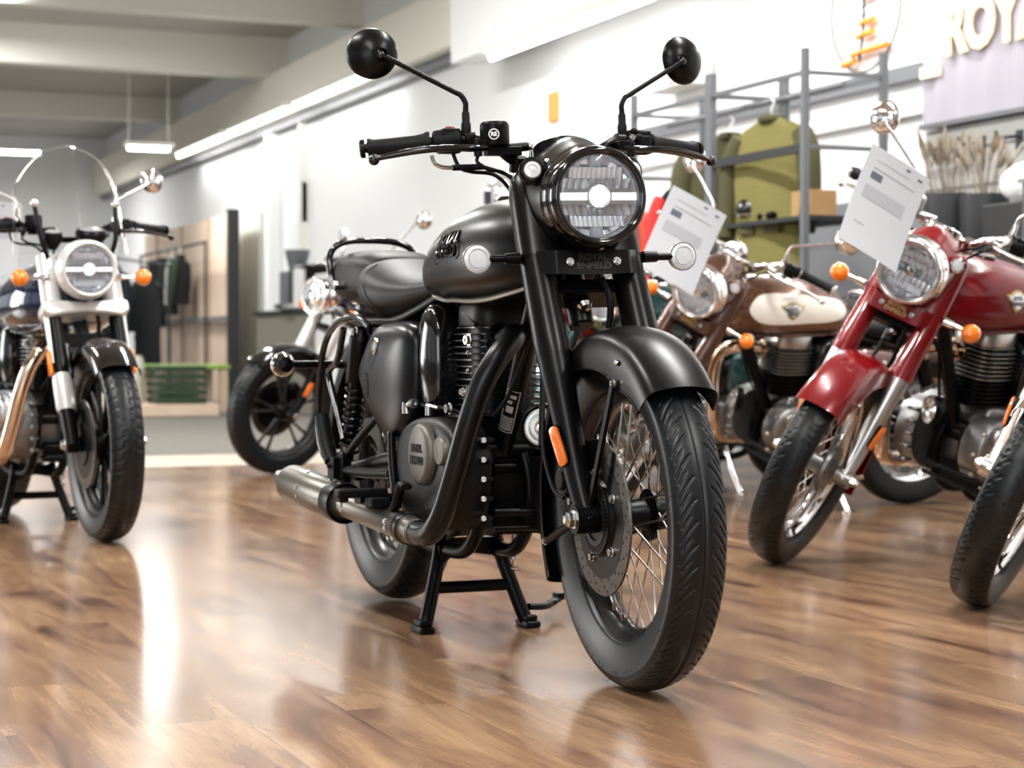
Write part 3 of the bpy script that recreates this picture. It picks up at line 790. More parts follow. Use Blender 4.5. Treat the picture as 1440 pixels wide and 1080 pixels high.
def seat(root, o):
    rings = sections([(-.885, .815, .775, .040, .6), (-.91, .820, .755, .070, .55), (-.98, .820, .735, .095, .55), (-1.06, .824, .716, .118, .55), (-1.15, .842, .706, .140, .52), (-1.23, .864, .712, .149, .48), (-1.285, .876, .738, .143, .46), (-1.318, .872, .775, .116, .5), (-1.33, .855, .80, .07, .5)], 2.4, 2.1, 40)
    st = obj('rider_seat', MB().rings(rings), VINYL, root, smooth=60)
    # stitched seam over the flank
    for s in (-1, 1):
        pts = []
        for k in range(13):
            t = k/12; z = .858-.135*t; x = -1.262+.02*math.sin(t*3)+.135*t*t
            pts.append((x, z))
        bv = BVHTree.FromObject(st, bpy.context.evaluated_depsgraph_get())
        seam = []
        for x, z in pts:
            h = bv.ray_cast(Vector((x, s*.5, z)), Vector((0, -s, 0)))
            if h[0] is not None: seam.append(h[0])
        if len(seam) > 3: obj('seam', MB().tube(seam, .0018, 6, 3), BLK, st)
    r2 = sections([(-1.315, .868, .79, .085, .5), (-1.335, .885, .765, .100, .5), (-1.40, .900, .755, .114, .5), (-1.50, .906, .760, .117, .5), (-1.60, .903, .770, .112, .5), (-1.665, .885, .785, .092, .5), (-1.69, .860, .80, .06, .5)], 3.2, 2.6, 40)
    obj('pillion_seat', MB().rings(r2), VINYL, root, smooth=60)

def tank(root, o):
    rings = sections(TANK, 2.15, 2.6, 44)
    if o.get('wide_tank'): rings = [[Vector((p.x+.03, p.y*1.32, (p.z-.96)*1.15+.945)) for p in r_] for r_ in rings]
    t = obj('fuel_tank', MB().rings(rings), o['tank'], root, smooth=60)
    bvh = BVHTree.FromObject(t, bpy.context.evaluated_depsgraph_get())
    # welded seam lip along the bottom edge
    lip = MB()
    for s in (-1, 1):
        pts = []
        for ring in rings[6:-6:2]:
            q = [p for p in ring if p.y*s > 0]; p = min(q, key=lambda p: abs(p.z-(min(r.z for r in ring)+.012))); pts.append(p+Vector((0, s*.003, 0)))
        lip.tube(pts, .0048, 8, 2)
    obj('tank_seam_lip', lip, o.get('lip', o['tank']), t)
    obj('fuel_cap', MB().lathe([(.036, -.01), (.038, .004), (.033, .010), (1e-4, .011)], (-.60, 0, .972), (0.05, 0, 1), 28), o.get('capm', BLKG), t)
    if o.get('badge') == 'letters':
        for s in (-1, 1):
            for txt, dz, sz, x0 in (('ROYAL', .0175, .036, -.635), ('ENFIELD', -.0125, .036, -.64)):
                # true-type outline bent over the tank flank, raised 2 mm
                mb = text_mb(txt, sz, .0022, .0010, 1.22 if txt == 'ROYAL' else .98)
                sx = 1 if s < 0 else -1
                mb.v = [(x0+sx*p[0], (p[2]+.0025)*1.0, .872+dz+p[1]) for p in mb.v]
                project(mb, bvh, s, .0004)
                obj('raised_lettering', mb, BLKG, t, smooth=30)
            sw = MB().tube([(-.712, 0, .852), (-.718, 0, .840), (-.708, 0, .834), (-.700, 0, .841)], .002, 6, 4); sw.tube([(-.572, 0, .875), (-.558, 0, .866), (-.556, 0, .850), (-.572, 0, .842)], .0022, 6, 4)
            project(sw, bvh, s, .0); obj('lettering_flourish', sw, BLKG, t)
    if o.get('badge') == 'shield':
        for s in (-1, 1):
            if o.get('panel'):
                el = [(-.305, .0), (-.27, .047), (-.20, .062), (-.06, .058), (.06, .046), (.13, .030), (.150, 0), (.13, -.030), (.06, -.045), (-.06, -.050), (-.20, -.056), (-.27, -.042)]
                el = [(-x, z) for x, z in el]
                mb = MB(); n = len(el)*4
                mb.pillow(el, (0, 0, 0), (1, 0, 0), (0, 1, 0), .0, .0012, 10, 2, 4)
                mb.v = [(p[0]-.72, p[2], .868+p[1]) for p in mb.v]
                project(mb, bvh, s, .0008); obj('cream_panel', mb, o['panel'], t, smooth=60)
            sh = [(-.056, .020), (-.03, .022), (-.022, .030), (0, .034), (.022, .030), (.03, .022), (.056, .020), (.046, .006), (.03, -.004), (.022, -.022), (0, -.036), (-.022, -.022), (-.03, -.004), (-.046, .006)]
            bx = o.get('badge_x', -.62)
            for sc, mm, off, nm in ((1.0, GOLD, .002, 'shield_badge'), (.80, STEEL, .0035, 'badge_face')):
                mb = MB().pillow([(x*sc, z*sc) for x, z in sh], (0, 0, 0), (1, 0, 0), (0, 1, 0), .001, .001, 3, 2, 1)
                mb.v = [(p[0]+bx, p[2], .868+p[1]) for p in mb.v]; project(mb, bvh, s, off); bo = obj(nm, mb, mm, t)
            for txt, dz, sz in (('ROYAL', .009, .017), ('ENFIELD', -.008, .017)):
                mb = text_mb(txt, sz, .0005, .0006, .85); mb.v = [(bx-s*p[0], p[2]+.0005, .868+dz+p[1]) for p in mb.v]
                project(mb, bvh, s, .0052); obj('badge_lettering', mb, DKPRINT, t)
    return t

def engine(root, o):
    cs, fin, cov = o['case'], o['fins'], o['ecover']; lod = o['lod']
    e = MB()
    side = [(-.96, .33), (-.93, .44), (-.86, .49), (-.74, .505), (-.68, .505), (-.665, .47), (-.662, .40), (-.672, .31), (-.70, .25), (-.76, .225), (-.90, .235)]
    e.prism(side, (0, .10, 0), (1, 0, 0), (0, 0, 1), .20)
    en = obj('crankcase', e, cs, root, bevel=.012)
    # fins
    f = MB(); nf = 14
    for k in range(nf):
        z = .508+k*.0143; hw = .088 if k < nf-1 else .08
        out = ellipse(.088, .102 if k < 8 and lod >= 2 else hw, 36, -.697, .017 if k < 8 and lod >= 2 else 0, 4.5)
        f.prism(out, (0, 0, z), (1, 0, 0), (0, 1, 0), .0030)
    if lod < 2 and fin is FINS:
        f2 = MB(); kk = len(f.v)//14*6; per = len(f.f)//14*6
        f2.v = f.v[kk:]; f2.f = [tuple(i-kk for i in q) for q in f.f[per:]]; f.v = f.v[:kk]; f.f = f.f[:per]
        cyl = obj('cylinder_fins', f, BLK, root); obj('head_fins', f2, fin, cyl, label='polished silver cooling fins of the cylinder head')
    else: cyl = obj('cylinder_fins', f, fin, root)
    obj('cylinder_barrel', MB().prism(ellipse(.070, .066, 32, -.697, 0, 3.5), (0, 0, .50), (1, 0, 0), (0, 1, 0), .205), BLK if lod < 2 else CHARC, cyl)
    # fin studs and head cover
    hd = MB().rings([[Vector((-.697+x*s_, y*s_, z)) for x, y in ellipse(.086, .080, 32, 0, 0, 3.6)] for z, s_ in ((.700, .98), (.712, 1.0), (.742, .97), (.757, .88), (.763, .70))])
    h = obj('cylinder_head_cover', hd, o['head'], cyl, smooth=50)
    if lod >= 1:
        b = MB()
        for x, y in ((-.635, -.062), (-.76, -.062), (-.635, .062), (-.76, .062)): b.bolt((x, y, .752), (0, 0, 1), .007, .010)
        for z in (.560, .600, .640, .678): b.bolt((-.66, -.086, z), (0, -1, 0), .004, .004)
        b.bolt((-.645, -.088, .668), (.1, -1, 0), .010, .012)
        obj('head_bolt', b, STEEL, cyl)
    for s in (-1, 1):
        u = (1, 0, 0) if s < 0 else (-1, 0, 0)
        sx = 1 if s < 0 else -1
        out = [(-.955, .35), (-.93, .43), (-.87, .475), (-.77, .495), (-.66, .495), (-.585, .47), (-.545, .41), (-.55, .33), (-.60, .27), (-.70, .245), (-.84, .25), (-.92, .285)]
        if lod < 2 and s > 0: out = [(-.80+(x+.80)*.82, .375+(z-.375)*.90) for x, z in out]
        cv = MB().pillow([(x*sx, z) for x, z in out], (0, s*.078, 0), u, (0, 0, 1), .072, .020, 5, 3.0, 3)
        c = obj('clutch_cover' if s < 0 else 'alternator_cover', cv, cov, root, smooth=50)
        b = MB()
        for x, z in ((-.925, .40), (-.86, .455), (-.60, .44), (-.565, .375), (-.575, .31), (-.64, .262), (-.76, .255), (-.88, .275)): b.bolt((x, s*.152, z), (0, s, 0), .0058, .010)
        if lod >= 1: obj('cover_bolt', b, STEEL, c)
        dc = Vector((-.712, s*.160, .415)) if s < 0 or lod >= 2 else Vector((-.74, s*.158, .40))
        d = MB().lathe([(.070, 0), (.070, .016), (.066, .024), (.058, .028), (1e-4, .0285)], dc, (0, s, 0), 48)
        dd = obj('round_engine_cap', d, o['ecap'], c)
        if lod >= 2:
            for txt, dz, sz in (('ROYAL', .013, .024), ('ENFIELD', -.014, .025)):
                mb = place2d(text_mb(txt, sz, .0012, .0010, .88), dc+Vector((0, s*.0290, dz)), u, (0, 0, 1)); obj('cast_lettering', mb, BLK, dd)
        d2 = MB().lathe([(.033, -.01), (.033, .014), (.029, .019), (1e-4, .021)], Vector((-.605 if lod >= 2 or s < 0 else -.66, s*.158, .428)), (0, s, 0), 32)
        obj('timing_cap', d2, o['ecap'], c)
    # front of the case with a finned sump edge and webs
    for k in range(5):
        z = .285+k*.042
        obj('case_web', MB().box((-.548, -.092, z), (.034, .030, .010)), cs, en, bevel=.003)
        obj('case_bolt', MB().bolt((-.532, -.100, z), (1, -.4, 0), .0045, .009), STEEL if lod >= 2 else cs, en)
    if lod >= 2: obj('sump_block', MB().box((-.64, .10, .33), (.20, .10, .16)).box((-.64, .10, .245), (.20, .09, .010)), cs, en, bevel=.003)
    # horn
    hc = Vector((-.485, .018, .480)); hf = Vector((1, -.42, .05)).normalized()
    hn = obj('horn', MB().lathe([(.02, -.03), (.044, -.022), (.050, -.008), (.050, .004), (.046, .007)], hc, hf, 36), BLK, root)
    obj('horn_rings', MB().lathe([(.045, .002), (.041, .008), (.037, .002), (.032, .002), (.029, .007), (.025, .002), (.019, .002), (.016, .006), (.012, .003), (1e-4, .005)], hc, hf, 36), STEEL, hn)
    # starter, fuel parts behind the cylinder
    fb = MB().box((-.80, 0, .62), (.09, .12, .13)).cyl((-.84, 0, .60), (-.74, 0, .62), .03).cyl((-.80, -.07, .66), (-.80, -.03, .66), .018).cyl((-.86, -.04, .50), (-.86, .04, .50), .036)
    obj('throttle_body', fb, BLK, root, bevel=.006)

def exhaust(root, o):
    p = [(-.600, -.030, .664), (-.545, -.032, .676), (-.500, -.042, .676), (-.466, -.066, .662), (-.452, -.100, .630), (-.458, -.133, .572), (-.476, -.158, .485), (-.503, -.175, .390), (-.535, -.190, .305), (-.570, -.200, .262), (-.625, -.203, .246), (-.70, -.203, .249)]
    ex = obj('exhaust_pipe', MB().tube(p, .0255, 24, 6), o['pipe'], root)
    obj('exhaust_flange', MB().lathe([(.03, 0), (.040, .0), (.040, .010), (.03, .012)], (-.605, -.030, .664), (1, -.05, .15), 20).bolt((-.595, -.068, .664), (1, 0, 0), .006, .012).bolt((-.595, .006, .672), (1, 0, 0), .006, .012), o['pipe'], ex)
    if o.get('pipe_tint'):
        pass
    a = Vector((-.70, -.203, .249)); b = Vector((-1.610, -.221, .296)); d = (b-a).normalized(); L = (b-a).length
    prof = [(.026, -.03), (.030, -.028), (.030, .006), (.0335, .010), (.0335, .062), (.0315, .066), (.0315, L*.485), (.036, L*.50), (.0485, L*.53), (.0485, L*.975), (.046, L*.985), (.034, L), (.02, L)]
    m = obj('muffler', MB().lathe(prof, a, d, 40), o['muff'], root, smooth=35)
    obj('muffler_clamp', MB().lathe([(.0345, .012), (.036, .014), (.036, .046), (.0345, .048)], a, d, 32, cyc=True), BLK if o['muff'] is MUFF else o['muff'], m)
    obj('muffler_collar', MB().lathe([(.0492, L*.505), (.0505, L*.51), (.0505, L*.575), (.0492, L*.58), (.046, L*.52)], a, d, 40, cyc=True), BLK if o['muff'] is MUFF else o['muff'], m)
    obj('tail_pipe', MB().lathe([(.022, L-.01), (.022, L+.095), (.0205, L+.098), (.0185, L+.095), (.0185, L)], a, d, 24), STEEL if o['muff'] is MUFF else o['muff'], m)
    if o['lod'] >= 2:
        sb = MB()
        for t, up in ((.10, 0), (.44, 0), (.60, 1), (.78, 0), (.80, 1), (.52, 1)):
            rr = .0315 if t < .5 else .0485; nrm = Vector((.35, -.85, .2)).normalized() if not up else Vector((.0, -.25, 1)).normalized()
            nrm = (nrm-d*nrm.dot(d)).normalized(); sb.bolt(a+d*L*t+nrm*rr*.98, nrm, .0055, .005)
            if not up: sb.bolt(a+d*(L*t+.0)+(nrm+Vector((0, 0, -.45))).normalized()*rr*.98, nrm, .004, .004)
        obj('muffler_screw', sb, STEEL, m)

def chassis(root, o):
    lod = o['lod']
    f = MB().tube([(-.365, 0, .90), (-.45, 0, .80), (-.56, -.004, .595), (-.655, -.006, .425)], .0225, 16, 4)
    f.tube([(-.37, 0, .93), (-.55, 0, .86), (-.80, 0, .80), (-.95, 0, .72), (-1.0, 0, .55), (-1.0, 0, .40)], .022, 12, 4)
    for s in (-1, 1):
        f.tube([(-.655, s*.040, .43), (-.640, s*.052, .36), (-.655, s*.058, .275), (-.72, s*.060, .205), (-.82, s*.062, .185), (-1.02, s*.068, .20), (-1.06, s*.07, .30), (-1.06, s*.08, .50), (-1.10, s*.09, .70)], .0165, 14, 5)
        f.tube([(-.80, s*.045, .80), (-1.05, s*.095, .725), (-1.30, s*.115, .715), (-1.55, s*.105, .745), (-1.66, s*.07, .75)], .0125, 12, 5)
        f.tube([(-1.06, s*.085, .42), (-1.20, s*.11, .60), (-1.30, s*.115, .71)], .011, 10, 4)
    lod = o['lod']
    f.cyl((-.655, -.075, .425), (-.655, .075, .425), .020).cyl((-.668, -.065, .385), (-.668, .065, .385), .014)
    f.box((-.70, 0, .40), (.07, .10, .05))
    fr = obj('frame', f, BLK, root)
    obj('frame_bolt', MB().bolt((-.655, -.075, .425), (0, -1, 0), .010, .010).bolt((-.668, -.065, .385), (0, -1, 0), .008, .012).bolt((-1.0, -.10, .385), (0, -1, 0), .014, .014), STEEL, fr)
    if lod >= 2:      # pale bordered warning label wrapped on the down tube
        a_ = Vector((-.628, -.0045, .475)); b_ = Vector((-.575, -.004, .565)); dn = (b_-a_).normalized(); nn = Vector((.80, -.6, 0)); nn = (nn-dn*nn.dot(dn)).normalized(); uu = dn.cross(nn)
        def on(x, y): 
            an = x/.0232; return a_+dn*y+(nn*math.cos(an)+uu*math.sin(an))*.0236
        Lb = (b_-a_).length; lb = MB()
        for x0, x1, y0, y1 in ((-.017, -.0155, 0, Lb), (.0155, .017, 0, Lb), (-.017, .017, 0, .0015), (-.017, .017, Lb-.0015, Lb))+tuple((-.013, .013, .006+k*.005, .008+k*.005) for k in range(7))+((-.008, .008, .050, .066), (-.009, .003, .072, .080), (-.006, .010, .086, .094)):
            n_ = 6; lb.rings([[on(x0+(x1-x0)*j/n_, y) for j in range(n_+1)]+[on(x0+(x1-x0)*j/n_, y)+nn*.0004 for j in range(n_, -1, -1)] for y in (y0, y1)])
        obj('warning_label', lb, STICK, fr)
    # engine cross bars seen under the case
    obj('skid_bar', MB().cyl((-.60, -.05, .290), (-.60, .17, .290), .009).cyl((-.60, -.05, .255), (-.60, .17, .255), .007), BLK, fr)
    obj('skid_plate', MB().box((-.66, .075, .272), (.02, .20, .07)), BLK, fr)
    # swingarm
    sa = MB()
    for s in (-1, 1):
        sa.tube([(-.99, s*.090, .385), (-1.12, s*.105, .378), (-1.30, s*.112, .352), (-1.43, s*.112, .338)], [.024, .024, .021, .019], 14, 4)
        sa.box((-1.40, s*.112, .338), (.09, .022, .05))
    sa.cyl((-.99, -.095, .385), (-.99, .095, .385), .028)
    swa = obj('swingarm', sa, BLK, root, bevel=.003)
    obj('rear_axle_nut', MB().lathe([(.010, 0), (.020, .001), (.020, .004), (.015, .005), (.015, .014), (1e-4, .015)], (-1.39, -.125, .338), (0, -1, 0), 6), STEEL, swa)
    # chain-less right side brace of the foot bracket
    for s in (-1, 1):
        br = MB()
        br.tube([(-.955, s*.165, .455), (-.925, s*.172, .37), (-.87, s*.178, .285)], .010, 10, 3)
        br.tube([(-1.05, s*.155, .50), (-1.22, s*.165, .42), (-1.30, s*.168, .375)], .010, 10, 3)
        br.box((-1.305, s*.172, .352), (.055, .026, .075))
        br.tube([(-1.30, s*.170, .345), (-1.10, s*.170, .350), (-.93, s*.172, .36)], .013, 12, 3)
        obj('footrest_bracket', br, BLK, fr, bevel=.003)
        if o.get('loop', True):
            lp = MB()
            lp.tube([(-1.16, s*.150, .700), (-1.24, s*.155, .725), (-1.345, s*.160, .722), (-1.45, s*.160, .695), (-1.52, s*.160, .640), (-1.555, s*.160, .55), (-1.565, s*.160, .45), (-1.50, s*.162, .37), (-1.33, s*.165, .345)], .0088, 12, 6)
            lp.tube([(-1.345, s*.158, .700), (-1.40, s*.158, .62), (-1.475, s*.158, .585), (-1.40, s*.160, .50), (-1.32, s*.165, .42)], .009, 10, 5)
            obj('side_loop', lp, BLKG if lod >= 2 else BLK, fr)
    # pillion pegs folded up
    for s in (-1, 1):
        pg = obj('pillion_footrest', MB().tube([(-1.345, s*.19, .365), (-1.385, s*.192, .41), (-1.425, s*.192, .475)], [.018, .021, .019], 14, 3), RUB, root)
        obj('footrest_hinge', MB().box((-1.325, s*.185, .350), (.05, .03, .055)).bolt((-1.325, s*.20, .355), (0, s, 0), .006, .008), BLK, pg, bevel=.004)
    # shocks
    for s in (-1, 1):
        a = Vector((-1.255, s*.140, .690)); b = Vector((-1.365, s*.140, .352)); d = (b-a).normalized()
        sh = MB().lathe([(.010, -.012), (.014, -.010), (.017, .0), (.027, .010), (.029, .018), (.029, .125), (.026, .130), (.018, .130), (.018, .25), (.011, .255), (.011, .34)], a, d, 24)
        sk = obj('shock_absorber', sh, BLK, root)
        pts = []
        turns = 10
        u, v, w = frame_of(d)
        for k in range(turns*14+1):
            t = 2*math.pi*k/14; pts.append(a+d*(.132+.185*k/(turns*14))+(u*math.cos(t)+v*math.sin(t))*.0245)
        obj('spring', MB().tube(pts, .0042, 7, 1), BLKG if o['pipe'] is PIPEB else CHROME, sk)
        obj('shock_bolt', MB().bolt(a+Vector((0, s*.012, 0)), (0, s, 0), .010, .012).bolt(b+Vector((0, s*.012, 0)), (0, s, 0), .010, .012), STEEL, sk)
    # rear mudguard, tail lamp, plate, signals
    rf = obj('rear_fender', fender_mb(RC, 62, 175, .392, .086, lambda t: .045, 48), o['fender'], root, smooth=50)
    tl = obj('tail_light', MB().lathe([(.028, -.03), (.038, -.01), (.040, .008), (.036, .014)], (-1.742, 0, .60), (-1, 0, .2), 24).box((-1.72, 0, .60), (.05, .05, .10)), BLK, root)
    obj('tail_lens', MB().lathe([(.036, .010), (.030, .026), (1e-4, .032)], (-1.742, 0, .60), (-1, 0, .2), 24), mat_red, tl)
    for s in (-1, 1):
        base = Vector((-1.60, s*.165, .607)); tip = Vector((-1.60, s*.246, .607))
        rs = obj('rear_turn_signal', MB().cyl((-1.60, s*.07, .607), tip, .0105, n=14), BLK, root)
        obj('lamp_housing', MB().lathe([(.008, -.034), (.020, -.032), (.029, -.016), (.031, 0), (.031, .012)], tip, (-1, 0, 0), 28).sphere(tip+Vector((.006, 0, 0)), .0285, n=20, m=12), BLKG if o['sig'] == 'led' else CHROME, rs)
        obj('lamp_lens', MB().lathe([(.029, .010), (.030, .013), (.022, .018), (1e-4, .019)], tip, (-1, 0, 0), 28), LENSW if o['sig'] == 'led' else ORANGE, rs)
        if o['sig'] == 'led': obj('chrome_band', MB().lathe([(.0305, -.006), (.032, -.004), (.032, .004), (.0305, .006)], tip, (-1, 0, 0), 28, cyc=True), CHROME, rs)
    # grab rail
    if o.get('rail', True):
        g = obj('grab_rail', MB().tube([(-1.475, -.105, .812), (-1.535, -.116, .812), (-1.575, -.120, .838), (-1.592, -.120, .885), (-1.592, -.106, .917), (-1.600, -.065, .934), (-1.612, 0, .938), (-1.600, .065, .934), (-1.592, .106, .917), (-1.592, .120, .885), (-1.575, .120, .838), (-1.535, .116, .812), (-1.475, .105, .812)], .0088, 14, 6), BLKG if o['pipe'] is PIPEB else CHROME, root)
        obj('rail_bolt', MB().bolt((-1.54, -.142, .812), (.3, -1, 0), .008, .012).cyl((-1.49, -.11, .812), (-1.49, -.14, .812), .012).bolt((-1.54, .142, .812), (.3, 1, 0), .008, .012), STEEL, g)

def side_panels(root, o):
    for s in (-1, 1):
        u = (1, 0, 0) if s < 0 else (-1, 0, 0); sx = 1 if s < 0 else -1
        out = [(-1.242, .600), (-1.195, .648), (-1.115, .702), (-.98, .714), (-.88, .700), (-.845, .66), (-.84, .58), (-.865, .50), (-.93, .440), (-1.00, .425), (-1.09, .455), (-1.175, .510), (-1.225, .560)]
        p = MB().pillow([(x*sx, z) for x, z in out], (0, s*.105, 0), u, (0, 0, 1), .028, .046, 10, 2.4, 4)
        sp = obj('side_panel', p, o['side'], root, smooth=55)
        # chrome/gloss intake cover in front
        o2 = [(-.895, .615), (-.885, .70), (-.855, .742), (-.81, .745), (-.775, .70), (-.765, .61), (-.775, .53), (-.815, .495), (-.86, .505), (-.885, .54)]
        ib = obj('airbox_cover', MB().pillow([(x*sx, z) for x, z in o2], (0, s*.06, 0), u, (0, 0, 1), .05, .030, 6, 2, 4), BLKG, root, smooth=60)
        bvp = BVHTree.FromObject(sp, bpy.context.evaluated_depsgraph_get()); hp = bvp.ray_cast(Vector((-1.045, s*.5, .655)), Vector((0, -s, 0)))
        lk = hp[0]+Vector((0, s*.003, 0)); fdir = (hp[1] if hp[1].y*s > 0 else -hp[1]).normalized()
        obj('panel_lock', MB().lathe([(.021, -.02), (.021, .001), (.018, .003), (.0175, -.002), (.012, -.002), (.012, .001), (1e-4, .001)], lk, fdir, 24), STEEL, sp)
        if o['lod'] >= 2 and s < 0:
            # recessed band below the lock
            lr = MB().pillow([(-1.092, .634), (-1.08, .674), (-1.05, .688), (-1.020, .676), (-1.028, .642), (-1.055, .606), (-1.08, .602)], (0, 0, 0), (1, 0, 0), (0, 0, 1), .0, .0004, 5, 2, 3)
            project(lr, bvp, -1, .0008); obj('lock_recess', lr, BLK, sp, smooth=60)
            bv = BVHTree.FromObject(sp, bpy.context.evaluated_depsgraph_get())
            em = MB()
            for pth in ([(-1.155, .578), (-1.155, .590), (-1.10, .592)], [(-1.150, .572), (-1.105, .574)], [(-1.142, .562), (-1.108, .563)], [(-1.138, .552), (-1.108, .553)], [(-1.128, .542), (-1.106, .543)], [(-1.10, .590), (-1.088, .578), (-1.088, .545), (-1.10, .533), (-1.118, .533)]):
                em.tube([(x, 0, z) for x, z in pth], .0022, 6, 3)
            project(em, bv, -1, .0); obj('panel_emblem', em, BLK, sp)

def cables(root, o, xf):
    for r_, pts in ((.0038, [(-.385, -.165, 1.050), (-.36, -.175, 1.035), (-.365, -.150, 1.020), (-.385, -.11, 1.015), (-.40, -.07, .985), (-.40, -.06, .95)]),
                    (.0042, [(-.445, -.200, 1.060), (-.42, -.195, 1.030), (-.415, -.17, 1.020), (-.41, -.12, 1.012), (-.415, -.08, .97), (-.42, -.06, .90)]),
                    (.0045, [(-.385, -.048, 1.04), (-.375, -.060, 1.00), (-.36, -.075, .965), (-.345, -.085, .93)]),
                    (.0042, [(-.40, .12, 1.06), (-.37, .10, 1.04), (-.37, .07, 1.02), (-.39, .05, .98)]),
                    (.0042, [(-.405, .145, 1.055), (-.385, .12, 1.035), (-.39, .09, 1.0), (-.40, .06, .95)])):
        obj('control_cable', MB().tube(pts, r_, 8, 6), RUB, root, xf)
    if o['lod'] >= 2:
        obj('cable_elbow', MB().tube([(-.425, -.252, 1.052), (-.412, -.250, 1.036), (-.405, -.235, 1.028), (-.402, -.21, 1.027)], .0042, 8, 6), STEEL, root, xf)
        obj('cable_sleeve', MB().tube([(-.402, -.215, 1.027), (-.40, -.15, 1.029)], .0066, 10, 1), RUB, root, xf)
        obj('control_cable', MB().tube([(-.40, -.15, 1.029), (-.385, -.10, 1.01), (-.375, -.075, .985), (-.38, -.06, .94)], .004, 8, 6), RUB, root, xf)
    for r_, pts in ((.0045, [(-.215, .03, .80), (-.24, .00, .74), (-.24, -.02, .66), (-.235, -.055, .56), (-.19, -.085, .47), (-.155, -.09, .43)]),
                    (.004, [(-.30, -.03, .78), (-.33, -.04, .68), (-.32, -.055, .58), (-.26, -.085, .46), (-.17, -.10, .38), (-.12, -.095, .36)]),
                    (.0035, [(-.30, -.035, .78), (-.345, -.045, .68), (-.33, -.06, .57), (-.265, -.09, .455)]),
                    (.007, [(-.22, .035, .79), (-.20, .045, .74), (-.215, .04, .66), (-.25, .02, .58)])):
        obj('brake_hose', MB().tube(pts, r_, 8, 6), RUB, root, xf)
    for r_, pts in ((.005, [(-.46, .0, .76), (-.50, -.01, .66), (-.56, -.03, .55), (-.60, -.05, .50)]),
                    (.0045, [(-.88, -.10, .54), (-.84, -.13, .522), (-.76, -.135, .520), (-.66, -.13, .515), (-.58, -.11, .50)]),
                    (.006, [(-.76, -.04, .76), (-.70, -.07, .73), (-.64, -.075, .70)])):
        obj('engine_cable', MB().tube(pts, r_, 8, 5), RUB, root)
    if o['lod'] >= 2:
        hb = MB().cyl((-.885, -.150, .500), (-.885, -.150, .528), .012).cyl((-.885, -.150, .520), (-.85, -.148, .524), .008).bolt((-.85, -.148, .524), (1, 0, 0), .009, .010).cyl((-.76, -.145, .522), (-.70, -.14, .518), .005).bolt((-.64, -.135, .518), (0, -1, 0), .010, .012)
        hb.bolt((-.60, -.12, .555), (.3, -1, 0), .007, .008).cyl((-.74, -.15, .500), (-.74, -.15, .520), .008)
        obj('clutch_arm_fitting', hb, STEEL, root)

def controls(root, o):
    # rider foot rests and brake pedal
    for s in (-1, 1):
        fp = obj('rider_footrest', MB().box((-.905, s*.255, .318), (.042, .120, .020)).box((-.905, s*.30, .306), (.036, .022, .016)), RUB, root, bevel=.005)
        obj('footrest_bar', MB().cyl((-.905, s*.16, .305), (-.905, s*.26, .305), .011), BLK, fp)
    obj('brake_pedal', MB().tube([(-.90, -.185, .290), (-.83, -.205, .285), (-.775, -.215, .300), (-.725, -.222, .340), (-.690, -.228, .352), (-.655, -.232, .348)], [.012, .012, .012, .012, .013, .014], 10, 5, flat=.6).box((-.90, -.230, .300), (.13, .045, .02)), RUB, root, bevel=.002)
    obj('gear_pedal', MB().tube([(-.92, .17, .30), (-.80, .20, .29), (-.68, .21, .31)], .008, 10, 4).cyl((-.68, .20, .312), (-.68, .24, .312), .010), BLK, root)

def stands(root, o):
    if o['stand'] == 'center':
        c = MB()
        for s in (-1, 1):
            c.tube([(-.885, s*.068, .215), (-.872, s*.078, .165), (-.840, s*.118, .035), (-.835, s*.130, .012)], .0165, 14, 4)
        c.cyl((-.856, -.100, .098), (-.856, .100, .098), .014)
        c.prism([(-.085, .03), (-.078, -.012), (-.05, .004), (0, .012), (.05, .004), (.078, -.012), (.085, .03), (.05, .048), (-.05, .048)], (-.862, 0, .165), (0, 1, 0), (.12, 0, 1), .008)
        cs = obj('center_stand', c, BLK, root, bevel=.002)
        for s in (-1, 1):
            obj('stand_foot', MB().box((-.835, s*.131, .008), (.075, .036, .015)).box((-.835, s*.131, .0215), (.05, .030, .014)), BLK, cs, bevel=.004)
        obj('stand_tang', MB().tube([(-.84, .135, .045), (-.87, .19, .040), (-.93, .235, .038)], .0085, 10, 4).box((-.955, .252, .040), (.075, .022, .010), Matrix.Rotation(R(-35), 3, 'Z')).box((-.985, .275, .046), (.03, .02, .016)), BLK, cs, bevel=.001)
        pts = []
        a = Vector((-.80, .088, .245)); b = Vector((-.855, .10, .135)); d = (b-a); L = d.length; d.normalize(); u, v, w = frame_of(d)
        for k in range(14*10+1):
            t = 2*math.pi*k/10; pts.append(a+d*(L*.78*k/140)+(u*math.cos(t)+v*math.sin(t))*.0085)
        obj('return_spring', MB().tube(pts, .0019, 6, 1).cyl(a+d*L*.78, b, .002, n=8).cyl(b-Vector((0, .012, 0)), b+Vector((0, .012, 0)), .006, n=10), STEEL, cs)
    else:
        l_ = o.get('lean', R(-18)); foot = (-.90, .30, (-.003-.30*math.sin(l_))/math.cos(l_)+.013)
        obj('side_stand', MB().tube([(-.90, .10, .27), (-.90, .17, .19), foot], [.013, .012, .011], 12, 3).cyl(foot, (foot[0], foot[1]+.001, foot[2]-.012), .024, n=16), o.get('stand_m', CHROME), root)

